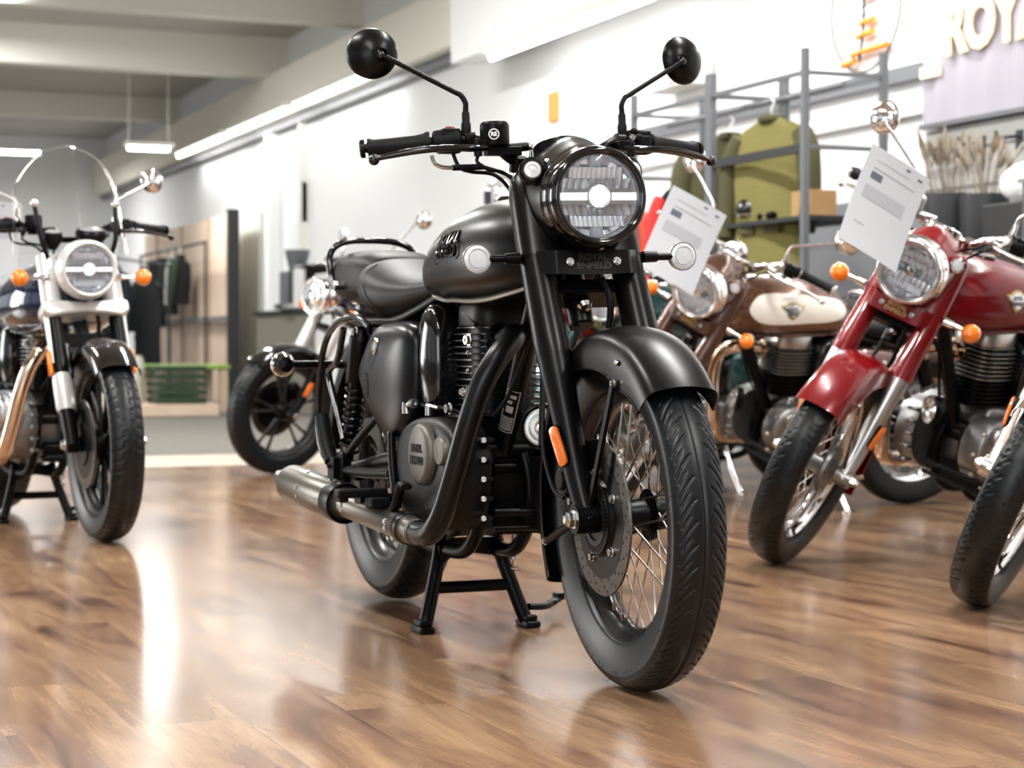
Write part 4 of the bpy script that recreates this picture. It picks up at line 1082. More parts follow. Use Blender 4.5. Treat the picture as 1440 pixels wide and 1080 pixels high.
def front_fender(root, o, xf):
    def sk(t):          # t 0 = front tip, 1 = rear low end
        a = 44+(207-44)*t
        k = .018+.034*math.exp(-((a-80)/42)**2)+.014*math.exp(-((a-65)/7)**2)
        return k
    f = obj('front_fender', fender_mb(WC, 44, 207, .362, .074, sk, 64, 19), o['fender'], root, xf, 50)
    # rolled bead on the lower edge
    bead = MB()
    for s in (-1, 1):
        pts = []
        for i in range(33):
            t = i/32*.92; a = R(44+163*t); rad = .362-.42*.074-sk(t)
            pts.append(WC+Vector((math.cos(a)*rad, s*.0735, math.sin(a)*rad)))
        bead.tube(pts, .0028, 8, 1)
    obj('fender_bead', bead, o['fender'], f, xf)
    for s in (-1, 1):
        st = MB().bar((.006, s*.092, .350), (.112, s*.081, .582), .007, .014, (1, 0, 0))
        st.tube([(0, s*.108, .331), (-.13, s*.092, .300), (-.262, s*.080, .262)], .0085, 10, 2)
        obj('fender_stay', st, BLK if o['fender'] is SATIN else CHROME, f, xf)
        obj('stay_bolt', MB().bolt((.114, s*.078, .588), (0, s, 0), .005, .008).bolt((-.262, s*.084, .262), (0, s, 0), .006, .007).bolt((.006, s*.096, .352), (0, s, 0), .007, .009), STEEL, f, xf)
    if o['lod'] >= 2: obj('fender_rivet', MB().sphere((.118, -.0745, .625), .0055, n=10, m=6), STEEL, f, xf)

def plate(root, o, xf):
    c = Vector((-.172, 0, .822)); up = Vector((-.20, 0, .98)).normalized()
    mb = MB(); rings = []
    hh = .0235
    xs = [(-.105, -.030), (-.088, -.014), (-.080, -.002), (-.074, .0), (-.03, .0), (.03, .0), (.074, .0), (.080, -.002), (.088, -.014), (.105, -.030)]
    rings = []
    for y, dx in xs:
        ring = [c+Vector((dx, y, 0))+up*h_+Vector((tt, 0, 0)) for h_, tt in ((hh, 0), (hh, -.002), (-hh-.004*(1-abs(y)/.1), -.002), (-hh-.004*(1-abs(y)/.1), 0))]
        rings.append(ring)
    b = obj('nameplate_bracket', mb.rings(rings), o['nac'] if o['lod'] < 2 else SATIN, root, xf)
    for txt, dz, sz in (('ROYAL', .0085, .0185), ('ENFIELD', -.009, .0185)):
        obj('plate_lettering', place2d(text_mb(txt, sz, .0006, .0007, 1.05), c+up*dz+Vector((.0008, 0, 0)), (0, 1, 0), up), GOLD if o['lod'] < 2 else mat_embl, b, xf)
    obj('plate_bolt', MB().bolt(c+Vector((0, -.050, 0)), (1, 0, .2), .0062, .007).bolt(c+Vector((0, .050, 0)), (1, 0, .2), .0062, .007), STEEL, b, xf)

mat_red = mat('red_lens', (.5, .01, .01), .15, 0, coat=1)
mat_embl = mat('embossed_black_lettering', (.035, .033, .030), .30, .5)

BASE = dict(lod=1, rim=CHROME, hub=ALUD, spoke=CHROME, nac=RED, cover=RED, slider=ALU, tank=REDT, fender=RED, side=REDT, case=ALUD, fins=FINS, ecover=ALUD, ecap=ALU, head=ALU,
            pipe=TINTCHROME, muff=CHROME, sig='orange', mirror=CHROME, bar=CHROME, hl_ring=CHROME, bucket=CHROME, badge='shield', stand='side', drumhub=True, led=False, trimring=CHROME, insring=CHROME, rail=True, loop=True)
MAIN = dict(lod=2, rim=RIMB, hub=BLK, spoke=SPOKE, nac=SATIN, cover=SATIN, slider=BLK, tank=SATIN, fender=SATIN, side=SATINB, case=CHARC, fins=FINB, ecover=CHARC, ecap=CAP, head=CHARC,
            pipe=PIPEB, muff=MUFF, sig='led', mirror=BLK, bar=BLK, hl_ring=BLKG, bucket=BLKG, badge='letters', stand='center', led=True, lip=mat('pale_seam_edge', (.42, .41, .38), .35, .4))  # seam lip paler than the tank

def classic(label, loc, heading, lean, steer, over=None, base=BASE, group=None):
    o = dict(base); o.update(over or {}); o['lean'] = lean
    root = thing('motorcycle', label, 'motorcycle', (0, 0, 0), 0, group)
    xf = steer_xf(steer)
    fw = spoked_wheel('front_wheel', WC, root, xf, o, True)
    if o['lod'] >= 2: tyre_hairs(fw, WC, xf)
    front_brake(root, fw, o, xf, -1)
    if o.get('rear', True):
        rw = spoked_wheel('rear_wheel', RC, root, None, o, False)
        obj('rear_brake_disc', MB().lathe([(.09, -.002), (.134, -.002), (.134, .002), (.09, .002)], RC+Vector((0, -.075, 0)), (0, 1, 0), 48, cyc=True), DISC, rw)
    fork(root, o, xf); front_fender(root, o, xf)
    nacelle(root, o, xf); plate(root, o, xf)
    h = handlebar(root, o, xf)
    for s in (-1, 1):
        base_ = (-.430, s*.175, 1.090)
        ms = o.get('mirrors', {}).get(s, (-.503, s*.353, 1.273))
        mirror(root, o, xf, s, base_, ms)
        signal(root, o, xf, (-.236, s*.133, .832), (-.240, s*.222, .832))
    if o.get('body', True):
        tank(root, o); seat(root, o); side_panels(root, o); engine(root, o); exhaust(root, o); chassis(root, o); controls(root, o); cables(root, o, xf)
        stands(root, o)
    return settle(root, loc, heading, lean)

def settle(root, loc, heading, lean):
    """turn and lean the whole bike, then drop it until its lowest rubber or stand touches the floor"""
    M_ = Matrix.Rotation(heading, 4, 'Z') @ Matrix.Rotation(lean, 4, 'X')
    zmin = 9
    def walk(ob):
        nonlocal zmin
        for ch in ob.children:
            if ch.type == 'MESH' and ch.name.split('.')[0] in ('tyre', 'stand_foot', 'center_stand'):
                n = len(ch.data.vertices); a = np.empty(n*3); ch.data.vertices.foreach_get('co', a); a = a.reshape(-1, 3)
                z = (a @ np.array(M_.to_3x3()).T)[:, 2]; zmin = min(zmin, z.min())
            walk(ch)
    walk(root)
    root.rotation_euler = M_.to_euler()
    root.location = (loc[0], loc[1], -zmin+.0005)
    return root
# ---------------------------------------------------------------- the black motorcycle in front
main_bike = classic('matte black retro motorcycle standing alone on its center stand on the wooden floor', (0, 0, 0), 0, 0, 3.71, base=MAIN)
PL = {'exhaust_pipe': 'matte black curved exhaust pipe', 'muffler': 'gunmetal grey muffler', 'rider_seat': 'black vinyl rider seat with a seam', 'grab_rail': 'glossy black tubular grab rail', 'front_fender': 'satin black front mudguard', 'fuel_tank': 'satin black tank with raised lettering', 'airbox_cover': 'glossy black oval cover'}
for ch in main_bike.children:
    k = ch.name.split('.')[0]
    if k in PL: ch['label'] = PL[k]
# ---------------------------------------------------------------- lamps of the showroom
for k, x in enumerate((-9.3, -6.1, -2.9)):
    tube_lamp(['glowing tube light under the white box on the wall, farthest of the row', 'glowing tube light under the white box, above the clothes rack', 'glowing tube light under the white box, above the wall banner'][k], (x, 3.98, 2.95), 2.9, 'x', 'tube lights along the right wall', power=24)
tube_lamp('suspended tube light glowing at the left edge, left of the windscreen', (-26.5, 2.0, 3.64), 1.85, 'y', 'suspended tube lights at the back', drop=.6, power=120)
tube_lamp('suspended tube light glowing far back behind the windscreen', (-20.0, 3.2, 3.10), .6, 'y', 'suspended tube lights at the back', drop=1.15, power=60)
LBL = ['carpet near the blue cruiser', 'carpet near the clothes racks', 'aisle left of the black roadster', 'aisle above the teal motorcycle', 'wooden floor left of the black motorcycle', 'wooden floor above the red motorcycle', 'entrance on the left', 'entrance on the right', 'far carpet']
for x, y in ((-16.5, .8), (-12.9, -2.2), (-10.2, 1.2), (-6.2, -2.2), (-5.2, 1.2), (-1.9, -2.2), (-.9, 1.4), (2.9, -2.2), (3.3, 1.4)):  # unseen ceiling tubes added to light the room and brighten the wall
    tube_lamp('unseen ceiling tube light added over the %s' % LBL.pop(0), (x, y, 4.13), 2.4, 'x', 'added ceiling tube lights', power=120)

for k, x in enumerate((-21.4, -18.5, -15.6)):
    tube_lamp(['tube light under the cream bulkhead, farthest of the row along the left wall', 'tube light under the cream bulkhead, middle one of the row', 'tube light under the cream bulkhead, nearest the white box'][k], (x, 4.17, 3.30), 2.7, 'x', 'tube lights along the cream bulkhead', power=6)

# ---------------------------------------------------------------- the row of parked motorcycles on the right
red_bike = classic('glossy red motorcycle with chrome details and a price sheet hung on its handlebar', (-1.79, 1.392, 0), R(-74.8), R(-15.5), -27)
BR = dict(nac=BRONZE, cover=BRONZE, tank=COPPER, fender=BRONZE, side=BRONZE, panel=CREAM, pipe=TINTCHROME, bucket=CHROME, badge_x=-.60)
brown_bike = classic('bronze brown motorcycle with a cream tank panel and winged badge', (-3.48, 1.59, 0), R(-87.5), R(-15.8), -37, BR)
edge_bike = classic('black and chrome motorcycle leaning beside the red one, only its front end visible', (-.747, 1.367, 0), R(-75), R(-15.5), -27, dict(nac=BLKG, cover=CHROME, tank=BLKG, fender=CHROME, side=BLKG))
TL = dict(nac=TEAL, cover=TEAL, tank=TEAL, fender=TEAL, side=TEAL, lod=0)
teal_bike = classic('dark teal motorcycle seen between the fork legs of the black one', (-4.47, 1.66, 0), R(-88), R(-15.9), -36, TL)
rb5 = classic('dark red motorcycle farthest in the row, nearly hidden behind the black fork', (-5.47, 1.58, 0), R(-88), R(-15.7), -36, dict(lod=0))

# ---------------------------------------------------------------- black roadster with alloy wheels behind the seat
def alloy_bike(label, loc, heading, lean, steer):
    o = dict(BASE); o.update(lod=0, rim=mat('black_alloy', (.02, .02, .02), .35, .3), hub=BLK, nac=BLKG, cover=WHITEM, slider=BLK, tank=BLKG, fender=BLKG, side=BLKG, case=BLK, fins=BLK, ecover=BLK, ecap=BLK, head=BLK, pipe=PIPEB, muff=PIPEB, mirror=BLK, bar=BLK, hl_ring=CHROME, bucket=CHROME, badge=None, trimring=CHROME, nspoke=5, loop=False, rail=False)
    root = thing('motorcycle', label, 'motorcycle'); xf = steer_xf(steer)
    fw = alloy_wheel('front_wheel', WC, root, xf, o); front_brake(root, fw, dict(o, lod=0), xf, -1)
    alloy_wheel('rear_wheel', RC, root, None, o, False)
    fork(root, o, xf)
    obj('front_fender', fender_mb(WC, 50, 140, .352, .066, lambda t: .012, 32), BLKG, root, xf)
    obj('headlight_bucket', MB().sphere((-.20, 0, .93), .095, (1, 1, 1), 24, 14), CHROME, root, xf)
    headlamp(root, o, xf, Vector((-.13, 0, .93)))
    obj('instrument', MB().lathe([(.03, -.02), (.055, 0), (.055, .03), (1e-4, .035)], (-.30, 0, 1.06), (.2, 0, 1), 24), BLK, root, xf)
    handlebar(root, o, xf)
    for s in (-1, 1):
        mirror(root, dict(o, mirror=CHROME), xf, s, (-.43, s*.175, 1.09), (-.5, .36, 1.39) if s > 0 else (-.5, -.27, 1.22), .046); signal(root, o, xf, (-.236, s*.10, .86), (-.23, s*.20, .86))
    tank(root, o); seat(root, o); side_panels(root, o); engine(root, o); exhaust(root, o); chassis(root, o); controls(root, o); stands(root, o)
    return settle(root, loc, heading, lean)
alloy_bike('black roadster with dark alloy wheels standing sideways behind the black seat', (-6.38, 1.05, 0), R(-72), R(-9), -4)

# ---------------------------------------------------------------- blue cruiser with windscreen on the left
def cruiser(label, loc, heading, lean, steer):
    o = dict(BASE); o.update(rim=BLK, hub=BLK, slider=BLK, tank=NAVY, fender=BLKG, side=NAVY, case=ALUD, fins=FINS, ecover=ALUD, ecap=ALU, head=ALU, pipe=TINTCHROME, muff=CHROME, mirror=CHROME, bar=BLK, hl_ring=WHITEM, bucket=WHITEM, badge=None, led=True, wide_tank=True, stand='center', nspoke=7, loop=False, rail=False)
    root = thing('motorcycle', label, 'motorcycle'); xf = steer_xf(steer)
    fw = alloy_wheel('front_wheel', WC, root, xf, o)
    front_brake(root, fw, o, xf, -1)
    alloy_wheel('rear_wheel', RC, root, None, o, False)
    for s in (-1, 1):
        y = s*.108
        leg = obj('fork_leg', MB().tube([fk(.32, y, .01), fk(.46, y)], [.024, .027], 20, 2).cyl((0, y-.02, .331), (0, y+.02, .331), .028, n=18), BLK, root, xf)
        obj('lower_casting', MB().tube([fk(.44, y), fk(.455, y), fk(.545, y), fk(.56, y)], [.031, .035, .035, .031], 20, 1), WHITEM, leg, xf)
        obj('fork_tube', MB().tube([fk(.55, y), fk(.95, y)], [.026, .026], 20, 1), BLK, leg, xf)
        obj('fork_guard', MB().tube([fk(.60, y+s*.020), fk(.80, y+s*.020)], [.012, .016], 12, 1), WHITEM, leg, xf)
        obj('upper_tube', MB().tube([fk(.77, y), fk(.97, y)], [.036, .033], 20, 1), WHITEM, leg, xf)
        obj('axle_nut', MB().bolt((0, y+s*.022, .331), (0, s, 0), .014, .014), STEEL, leg, xf)
        pb = fk(.60, y+s*.036, .0); obj('amber_reflector', MB().box(pb, (.03, .012, .085), Matrix.Rotation(-RK, 3, 'Y')), ORANGE, leg, xf, bevel=.004)
    cl = MB()
    out = [(-.150, -.012), (-.150, .026), (-.12, .034), (-.07, .028), (0, .022), (.07, .028), (.12, .034), (.150, .026), (.150, -.012), (.12, -.030), (.07, -.020), (0, -.014), (-.07, -.020), (-.12, -.030)]
    cl.prism(out, fk(.775, 0, -.045)+Vector((.0, 0, 0)), (0, 1, 0), (AX.x, 0, AX.z), .085)
    tc = obj('triple_clamp', cl, WHITEM, root, xf, bevel=.008)
    obj('oil_cooler', MB().box(fk(.70, 0, -.05), (.05, .17, .05)).cyl(fk(.72, 0, -.07), fk(1.0, 0, -.07), .028), CHARC, root, xf, bevel=.004)
    obj('front_fender', fender_mb(WC, 48, 150, .356, .076, lambda t: .020, 40), BLKG, root, xf)
    [obj('fender_bracket', MB().box(fk(.60, y_), (.06, .02, .14), Matrix.Rotation(-RK, 3, 'Y')), BLKG, root, xf, bevel=.01) for y_ in (-.082, .082)]
    obj('headlight_bucket', MB().lathe([(.095, .0), (.103, -.02), (.104, -.05), (.09, -.10), (.05, -.135), (1e-4, -.14)], (-.145, 0, .920), (1, 0, 0), 40), WHITEM, root, xf)
    headlamp(root, o, xf, Vector((-.128, 0, .920)), r=.084)
    for y, rr, z in ((.05, .052, 1.055), (-.085, .033, 1.045)):
        ins = obj('instrument', MB().lathe([(rr*.5, -.05), (rr, -.02), (rr*1.05, .0), (rr*.9, .012)], (-.29, y, z), (.25, 0, 1), 28), BLK, root, xf)
        obj('instrument_glass', MB().lathe([(rr*.92, .010), (rr*.5, .018), (1e-4, .02)], (-.29, y, z), (.25, 0, 1), 24), mat_cache('dial_glass'), ins, xf)
    handlebar(root, o, xf)
    for s in (-1, 1):
        mirror(root, o, xf, s, (-.43, s*.175, 1.09), (-.50, s*.335, 1.255), .046)
        signal(root, o, xf, (-.240, s*.11, .895), (-.235, s*.215, .895))
    # windscreen
    nx, nz = 20, 24; rings = []
    for i in range(nz+1):
        t = i/nz; hw = .205-.035*t-(.0 if t < .55 else .17*(1-math.sqrt(max(0, 1-((t-.55)/.45)**2)))); z = .99+.385*t; xb = -.275-.14*t
        f_, b_ = [], []
        for j in range(nx+1):
            u = -1+2*j/nx; y = hw*u; x = xb-.09*(u*hw/.2)**2
            f_.append(Vector((x, y, z-.01*u*u))); b_.append(Vector((x-.004, y, z-.01*u*u)))
        rings.append(f_+b_[::-1])
    ws = obj('windscreen', MB().rings(rings), mat_cache('windscreen'), root, xf, 60)
    edge = [r[0] for r in rings]+[rings[-1][j] for j in range(nx+1)]+[r[nx] for r in rings[::-1]]
    obj('screen_edge', MB().tube([p-Vector((.002, 0, 0)) for p in edge], .0016, 6, 1), mat_cache('windscreen'), ws, xf)
    for s in (-1, 1):
        br = obj('screen_bracket', MB().tube([fk(.95, s*.108, .035), (-.265, s*.13, 1.03), (-.305, s*.142, 1.15)], [.009, .009, .009], 10, 3), BLK, ws, xf)
        obj('bracket_knob', MB().sphere((-.300, s*.142, 1.155), .015, n=14, m=8), CHROME, br, xf)
    tank(root, o)
    seat(root, o); side_panels(root, o); engine(root, o); exhaust(root, o); chassis(root, o); controls(root, o); cables(root, o, xf); stands(root, o)
    return settle(root, loc, heading, lean)
blue_bike = cruiser('dark blue cruiser with clear windscreen and round headlight on its center stand', (-3.199, -.419, 0), R(7), 0, 3.0)

# ---------------------------------------------------------------- price sheets
def price_sheet(label, c, tilt, turn=0.0, w=.21, h=.297):
    """A4 sheet hanging over a handlebar, its face towards the aisle, slightly curled"""
    t = thing('price_sheet', label, 'paper', (0, 0, 0), 0, 'price sheets hung on the motorcycles')
    global PAPER
    n_ = Vector((math.cos(turn)*.925+math.sin(turn)*.38, -math.cos(turn)*.38+math.sin(turn)*.925, .10)).normalized()
    r_ = Vector((0, 0, 1)).cross(n_).normalized(); u_ = n_.cross(r_)
    X_ = r_*math.cos(tilt)-u_*math.sin(tilt); Z_ = r_*math.sin(tilt)+u_*math.cos(tilt)
    M_ = Matrix((X_, -n_, Z_)).transposed().to_4x4(); M_.translation = c
    def curl(x, y, off=0.0):
        return Vector((x, -off-.035*(y/h)**2+.02*(x/w)**2, y))
    nx, nz = 8, 14; rings = []
    for i in range(nz+1):
        y = -h/2+h*i/nz; a = [curl(-w/2+w*j/nx, y) for j in range(nx+1)]; b = [p+Vector((0, .0006, 0)) for p in a][::-1]; rings.append(a+b)
    pm = MB().rings(rings); obj('sheet', pm, PAPER, t, lambda p: M_ @ p, 60)
    def patch(x0, x1, y0, y1, m, nm):
        rr = []
        n = max(2, int(abs(y1-y0)/.02))
        for i in range(n+1):
            y = y0+(y1-y0)*i/n; a = [curl(x0+(x1-x0)*j/4, y, .0009) for j in range(5)]; b = [p+Vector((0, .0004, 0)) for p in a][::-1]; rr.append(a+b)
        obj(nm, MB().rings(rr), m, t, lambda p: M_ @ p)
    patch(-w*.36, w*.34, h*.30, h*.31, GREYP, 'printed_heading')
    patch(-w*.36, -w*.18, h*.20, h*.27, DKPRINT, 'printed_picture')
    patch(-w*.38, w*.30, h*.0, h*.13, PAPERG, 'printed_block')
    patch(-w*.36, -w*.20, -h*.26, -h*.25, GREYP, 'printed_line')
    patch(w*.10, w*.17, h*.44, h*.46, DKPRINT, 'punch_hole'); patch(w*.32, w*.40, h*.42, h*.44, DKPRINT, 'punch_hole')
    patch(-w*.36, w*.2, h*.38, h*.385, GREYP, 'printed_line')
    return t
PS_RED, PS_BR, PS_L = (-1.234, 1.367, 1.037), (-2.247, 1.269, .999), (-4.845, -.57, 1.107)
price_sheet('white price sheet hung on the red motorcycle handlebar', Vector(PS_RED), R(27), R(25))
price_sheet('white price sheet hung on the brown motorcycle handlebar', Vector(PS_BR), R(27), R(20))
price_sheet('white price sheet hanging beside the clear windscreen of the blue cruiser', Vector(PS_L), R(4), R(5))

# ---------------------------------------------------------------- wall things
t = thing('wall_banner', 'pale lilac grey wall banner with cream lettering above the slat wall', 'banner', (-4.35, 4.44, 2.3))
obj('banner_cloth', MB().rings([[Vector((-1.15+2.3*j/60, -.02+.012*math.sin(j*1.1), z)) for j in range(61)]+[Vector((-1.15+2.3*j/60, .0+.012*math.sin(j*1.1), z)) for j in range(60, -1, -1)] for z in (-.44, .75)]), mat('lilac_grey_cloth', (.36, .34, .39), .8), t)
tx = text_mb('ROYAL', .36, .004, .016, .86, 'LEFT'); place2d(tx, (-.92, -.045, .02), (1, 0, 0), (0, 0, 1)); obj('banner_lettering', tx, mat('cream_orange_lettering', (.90, .66, .40), .6), t)
obj('banner_dash', MB().box((-1.05, -.04, -.165), (.19, .008, .06)), mat('cream_lettering', (.95, .80, .55), .6), t)
obj('bottom_rail', MB().box((0, -.02, -.455), (2.3, .05, .025)), GREYM, t)

t = thing('round_wall_sign', 'round wall sign with a thin ring and stacked orange bars', 'sign', (-6.15, 4.47, 2.60))
ringp = [(.36*math.cos(2*math.pi*k/48), 0, .36*math.sin(2*math.pi*k/48)) for k in range(48)]
obj('ring', MB().tube(ringp, .009, 8, 1, closed=True), mat('thin_grey_ring', (.12, .10, .08), .5), t)
OR = mat('orange_bar_paint', (.80, .26, .02), .5)
for z, x0, x1 in ((-.300, -.22, -.09), (-.250, -.12, .24), (-.155, -.06, .10), (-.085, -.03, .11), (.075, -.05, .20), (.12, -.09, .05), (.20, -.06, .15)):
    obj('orange_bar', MB().tube([(x0, -.01, z), (x1, -.01, z+.012)], .020, 8, 1), OR, t)
obj('mast', MB().tube([(-.03, -.02, -.30), (.01, -.02, -.14), (.02, -.02, .02), (.01, -.02, .30)], .010, 8, 4), DARKM, t)
obj('cross_piece', MB().tube([(-.16, -.02, .0), (.18, -.02, .02), (.19, -.02, .10)], .006, 8, 1), DARKM, t)

tag(obj('wall_sign', MB().box((-10.64, 4.485, 2.56), (.17, .03, .23)), mat('orange_sign', (.75, .26, .06), .5)), 'small orange sign high on the white wall', 'sign')
tag(obj('wall_clock_box', MB().box((-17.75, 4.46, 2.30), (.35, .06, .45)), mat('white_sign', (.95, .95, .95), .4)), 'small white panel on the wall above the coffee counter', 'panel')
t = thing('wall_cabinet', 'pale grey cabinet high on the white wall behind the right mirror', 'cabinet', (-8.3, 4.38, 2.5))
obj('cabinet_body', MB().box((0, 0, 0), (.62, .2, .20)), mat('pale_cabinet', (.74, .74, .72), .6), t, bevel=.01)
obj('cabinet_door', MB().box((.10, -.105, .0), (.18, .02, .13)), mat('cabinet_door_grey', (.5, .5, .52), .6), t)

# clothes rack: four uprights a bay, shelves and rails
def rack(label, x0, x1, shelves, first=True):
    t = thing('clothes_rack', label, 'rack', ((x0+x1)/2, 3.63, 0), 0, 'grey clothes racks by the right wall')
    cx = (x0+x1)/2; hx = (x1-x0)/2
    for x in ((-hx, hx) if first else (-hx,)):
        for y in (-.23, .23): obj('upright', MB().box((x, y, 1.075), (.035, .035, 2.15)), GREYM, t)
        for z in (2.03, 1.66, .12): obj('end_rung', MB().box((x, 0, z), (.022, .42, .022)), GREYM, t)
    for y in (-.23, .23): obj('top_rail', MB().box((0, y, 2.03), (hx*2-.03, .024, .024)), GREYM, t)
    obj('hanging_rail', MB().cyl((-hx, 0, 1.98), (hx, 0, 1.98), .014, n=12), GREYM, t)
    for z in shelves: obj('shelf_board', MB().box((0, 0, z), (hx*2-.03, .42, .022)), DARKM, t)
    return t
rack('grey metal rack with black shelves and a hanging olive jacket', -6.0, -5.03, (1.31, .9, .35))
obj('shelf_board', MB().box((0, -.23, 1.655), (.95, .02, .045)), DARKM, bpy.data.objects['clothes_rack'])
rack('grey metal rack bay with red and charcoal riding jackets', -6.97, -6.035, (.35,))

def jacket(name, label, x, y, ztop, w, h, m, m2=None, yaw=0.0, depth=.16, sleeve=None):
    """a jacket on a hanger, shoulders along local x"""
    t = thing(name, label, 'jacket', (x, y, 0), yaw)
    prof = [(ztop, .14), (ztop-.015, .20), (ztop-.05, .38), (ztop-.09, .47), (ztop-.16, .50), (ztop-.30, .485), (ztop-h*.6, .47), (ztop-h*.9, .49), (ztop-h, .50)]
    rings = []
    for z, k in prof:
        d = depth*min(1, .35+(ztop-z)*2.2); n = 40
        rings.append([Vector((w*k*math.copysign(abs(math.cos(a))**.8, math.cos(a)), d*.5*math.copysign(abs(math.sin(a))**.8, math.sin(a))*(1+.06*math.sin(a*7+z*9)), z)) for a in [2*math.pi*j/n for j in range(n)]])
    obj('jacket_body', MB().rings(rings), m, t, smooth=70)
    for s in (-1, 1):
        obj('sleeve', MB().tube([(s*w*.42, 0, ztop-.09), (s*w*.52, -.01, ztop-.2), (s*w*.57, -.02, ztop-.42), (s*w*.56, -.04, ztop-.62)], [.055, .065, .058, .045], 14, 4), m2 or m, t, smooth=70)
    obj('collar', MB().tube([(w*.10*math.cos(a), .05*math.sin(a), ztop-.005) for a in [2*math.pi*k/20 for k in range(20)]], .022, 10, 1, closed=True), m2 or m, t, smooth=70)
    for s in (-1, 1): obj('pocket_flap', MB().box((s*w*.18, -depth*.5-.006, ztop-h*.62), (w*.22, .016, .05)), m2 or m, t, bevel=.004)
    obj('hanger_hook', MB().tube([(0, 0, ztop-.02), (0, 0, ztop+.05), (.02, 0, ztop+.085), (0, 0, ztop+.11)], .005, 8, 4).tube([(-w*.3, 0, ztop-.05), (0, 0, ztop+.0), (w*.3, 0, ztop-.05)], .010, 8, 2), WHITEP, t)
    return t
OLIVE = mat('olive_cloth', (.20, .18, .062), .85, spec=.2, bump=(40, .5, .01)); OLIVED = mat('dark_olive_cloth', (.075, .07, .028), .85)
jacket('riding_jacket', 'olive green riding jacket hung in the near rack bay', -5.62, 3.55, 1.87, .56, .95, OLIVE, OLIVED, R(12))
jacket('riding_jacket', 'dark olive riding jacket hanging behind the grey rack post', -6.20, 3.62, 1.84, .5, .95, OLIVED, None, R(60))
CHAR = mat('charcoal_textile', (.012, .013, .016), .8, spec=.2); RCLO = mat('bright_red_textile', (.75, .03, .03), .7); SALM = mat('salmon_red_textile', (.80, .13, .07), .7)
jacket('riding_jacket', 'charcoal riding jacket with red shoulder hung below the clutch lever', -6.66, 3.58, 1.62, .38, .7, CHAR, RCLO, R(25))
jacket('riding_jacket', 'red riding jacket hung beside the round headlight of the black motorcycle', -7.12, 3.45, 1.50, .40, .85, SALM, RCLO, R(25))
tag(obj('cardboard_box', MB().box((-5.33, 3.62, 1.395), (.24, .16, .14)), mat('cardboard', (.42, .25, .11), .8), bevel=.004), 'small tan cardboard box on the rack shelf beside the grey post', 'box')
t = thing('open_helmet', 'dark open face helmet standing on the black rack shelf', 'helmet', (-5.75, 3.52, 1.322)); obj('helmet_shell', MB().sphere((0, 0, .075), .095, (1.1, 1, .78), 24, 14), BLKG, t); obj('chrome_trim', MB().lathe([(.100, -.006), (.104, 0), (.100, .006)], (0, 0, .04), (0, 0, 1), 28, cyc=True), CHROME, t)
t = thing('riding_gloves', 'pair of black gloves lying on the rack shelf beside the helmet', 'gloves', (-5.56, 3.50, 1.322))
for s in (-1, 1):
    g = MB().sphere((s*.045, 0, .025), .035, (1, 1.3, .7), 14, 8)
    for k in range(4): g.tube([(s*.045+(k-1.5)*.014, .03, .025), (s*.045+(k-1.5)*.017, .07, .018)], [.009, .007], 8, 2)
    g.tube([(s*.045-.03, .0, .02), (s*.045-.045, .035, .016)], [.009, .008], 8, 2); obj('glove', g, BLK, t)

# slat wall with hooks, grass pots and boxes at the right edge
t = thing('slat_wall_panel', 'grey slat wall panel with black hooks below the banner', 'panel', (-4.35, 4.46, 1.1))
pn = MB().box((0, 0, 0), (2.3, .04, 1.45))
obj('slat_board', pn, mat('grey_slat_board', (.42, .42, .41), .7), t)
for k in range(7): obj('slat_groove', MB().box((0, -.021, -.6+k*.2), (2.3, .004, .014)), GREYM, t)
for k in range(7): obj('hook', MB().tube([(-.95+k*.31, -.02, .62), (-.95+k*.31, -.16, .60), (-.95+k*.31, -.17, .64)], .009, 8, 1).box((-.95+k*.31, -.025, .60), (.05, .01, .10)), DARKM, t)
DRY = [mat('dry_grass_tan', (.20, .15, .10), .9), mat('dry_grass_pale', (.34, .30, .24), .9)]
def grass_pot(label, x, y, z0, r, hp, seed, hg, n=70):
    rnd = random.Random(seed)
    t = thing('dried_grass_pot', label, 'plant', (x, y, z0), 0, 'dried grass pots by the slat wall')
    obj('pot', MB().lathe([(1e-4, 0), (r*.8, 0), (r*.86, .01), (r, hp), (r*.94, hp), (r*.90, hp-.03), (1e-4, hp-.03)], (0, 0, 0), (0, 0, 1), 32), mat('charcoal_pot', (.03, .033, .037), .5), t)
    for mi in (0, 1):
        st = MB(); hd = MB()
        for k in range(n//2):
            a = rnd.uniform(0, 6.28); q = rnd.uniform(0, r*.7); sp = rnd.uniform(.3, 1)*hg*.30
            p0 = Vector((math.cos(a)*q, math.sin(a)*q, hp-.03)); h_ = hg*rnd.uniform(.6, 1)
            p2 = p0+Vector((math.cos(a)*sp, math.sin(a)*sp, h_)); p1 = (p0+p2)/2-Vector((math.cos(a), math.sin(a), 0))*sp*.15
            st.tube([p0, p1, p2], [.0025, .0018, .0012], 5, 2, caps=False)
            hd.tube([p1+(p2-p1)*.45, p1+(p2-p1)*.75, p2+(p2-p1)*.1], [.003, .013, .002], 6, 2)
        s1 = obj('grass_stems', st, DRY[mi], t); s1['kind'] = 'stuff'; s2 = obj('grass_heads', hd, DRY[mi], t); s2['kind'] = 'stuff'
    return t
tag(obj('display_shelf', MB().box((-3.95, 4.0, .94), (1.7, .45, .04)).box((-4.78, 4.0, .46), (.04, .42, .92)).box((-3.15, 4.0, .46), (.04, .42, .92))
    .box((-3.95, 4.0, .45), (1.6, .42, .03)), GREYM, bevel=.003), 'low grey shelf under the slat wall behind the red motorcycle', 'shelf')
grass_pot('tan dried grasses in a charcoal pot, nearest the clothes rack', -4.66, 4.0, .96, .13, .45, 3, .34, 40)
grass_pot('pale dried grasses in a charcoal pot, beside the white cushion', -4.40, 4.02, .96, .12, .43, 9, .32, 36)
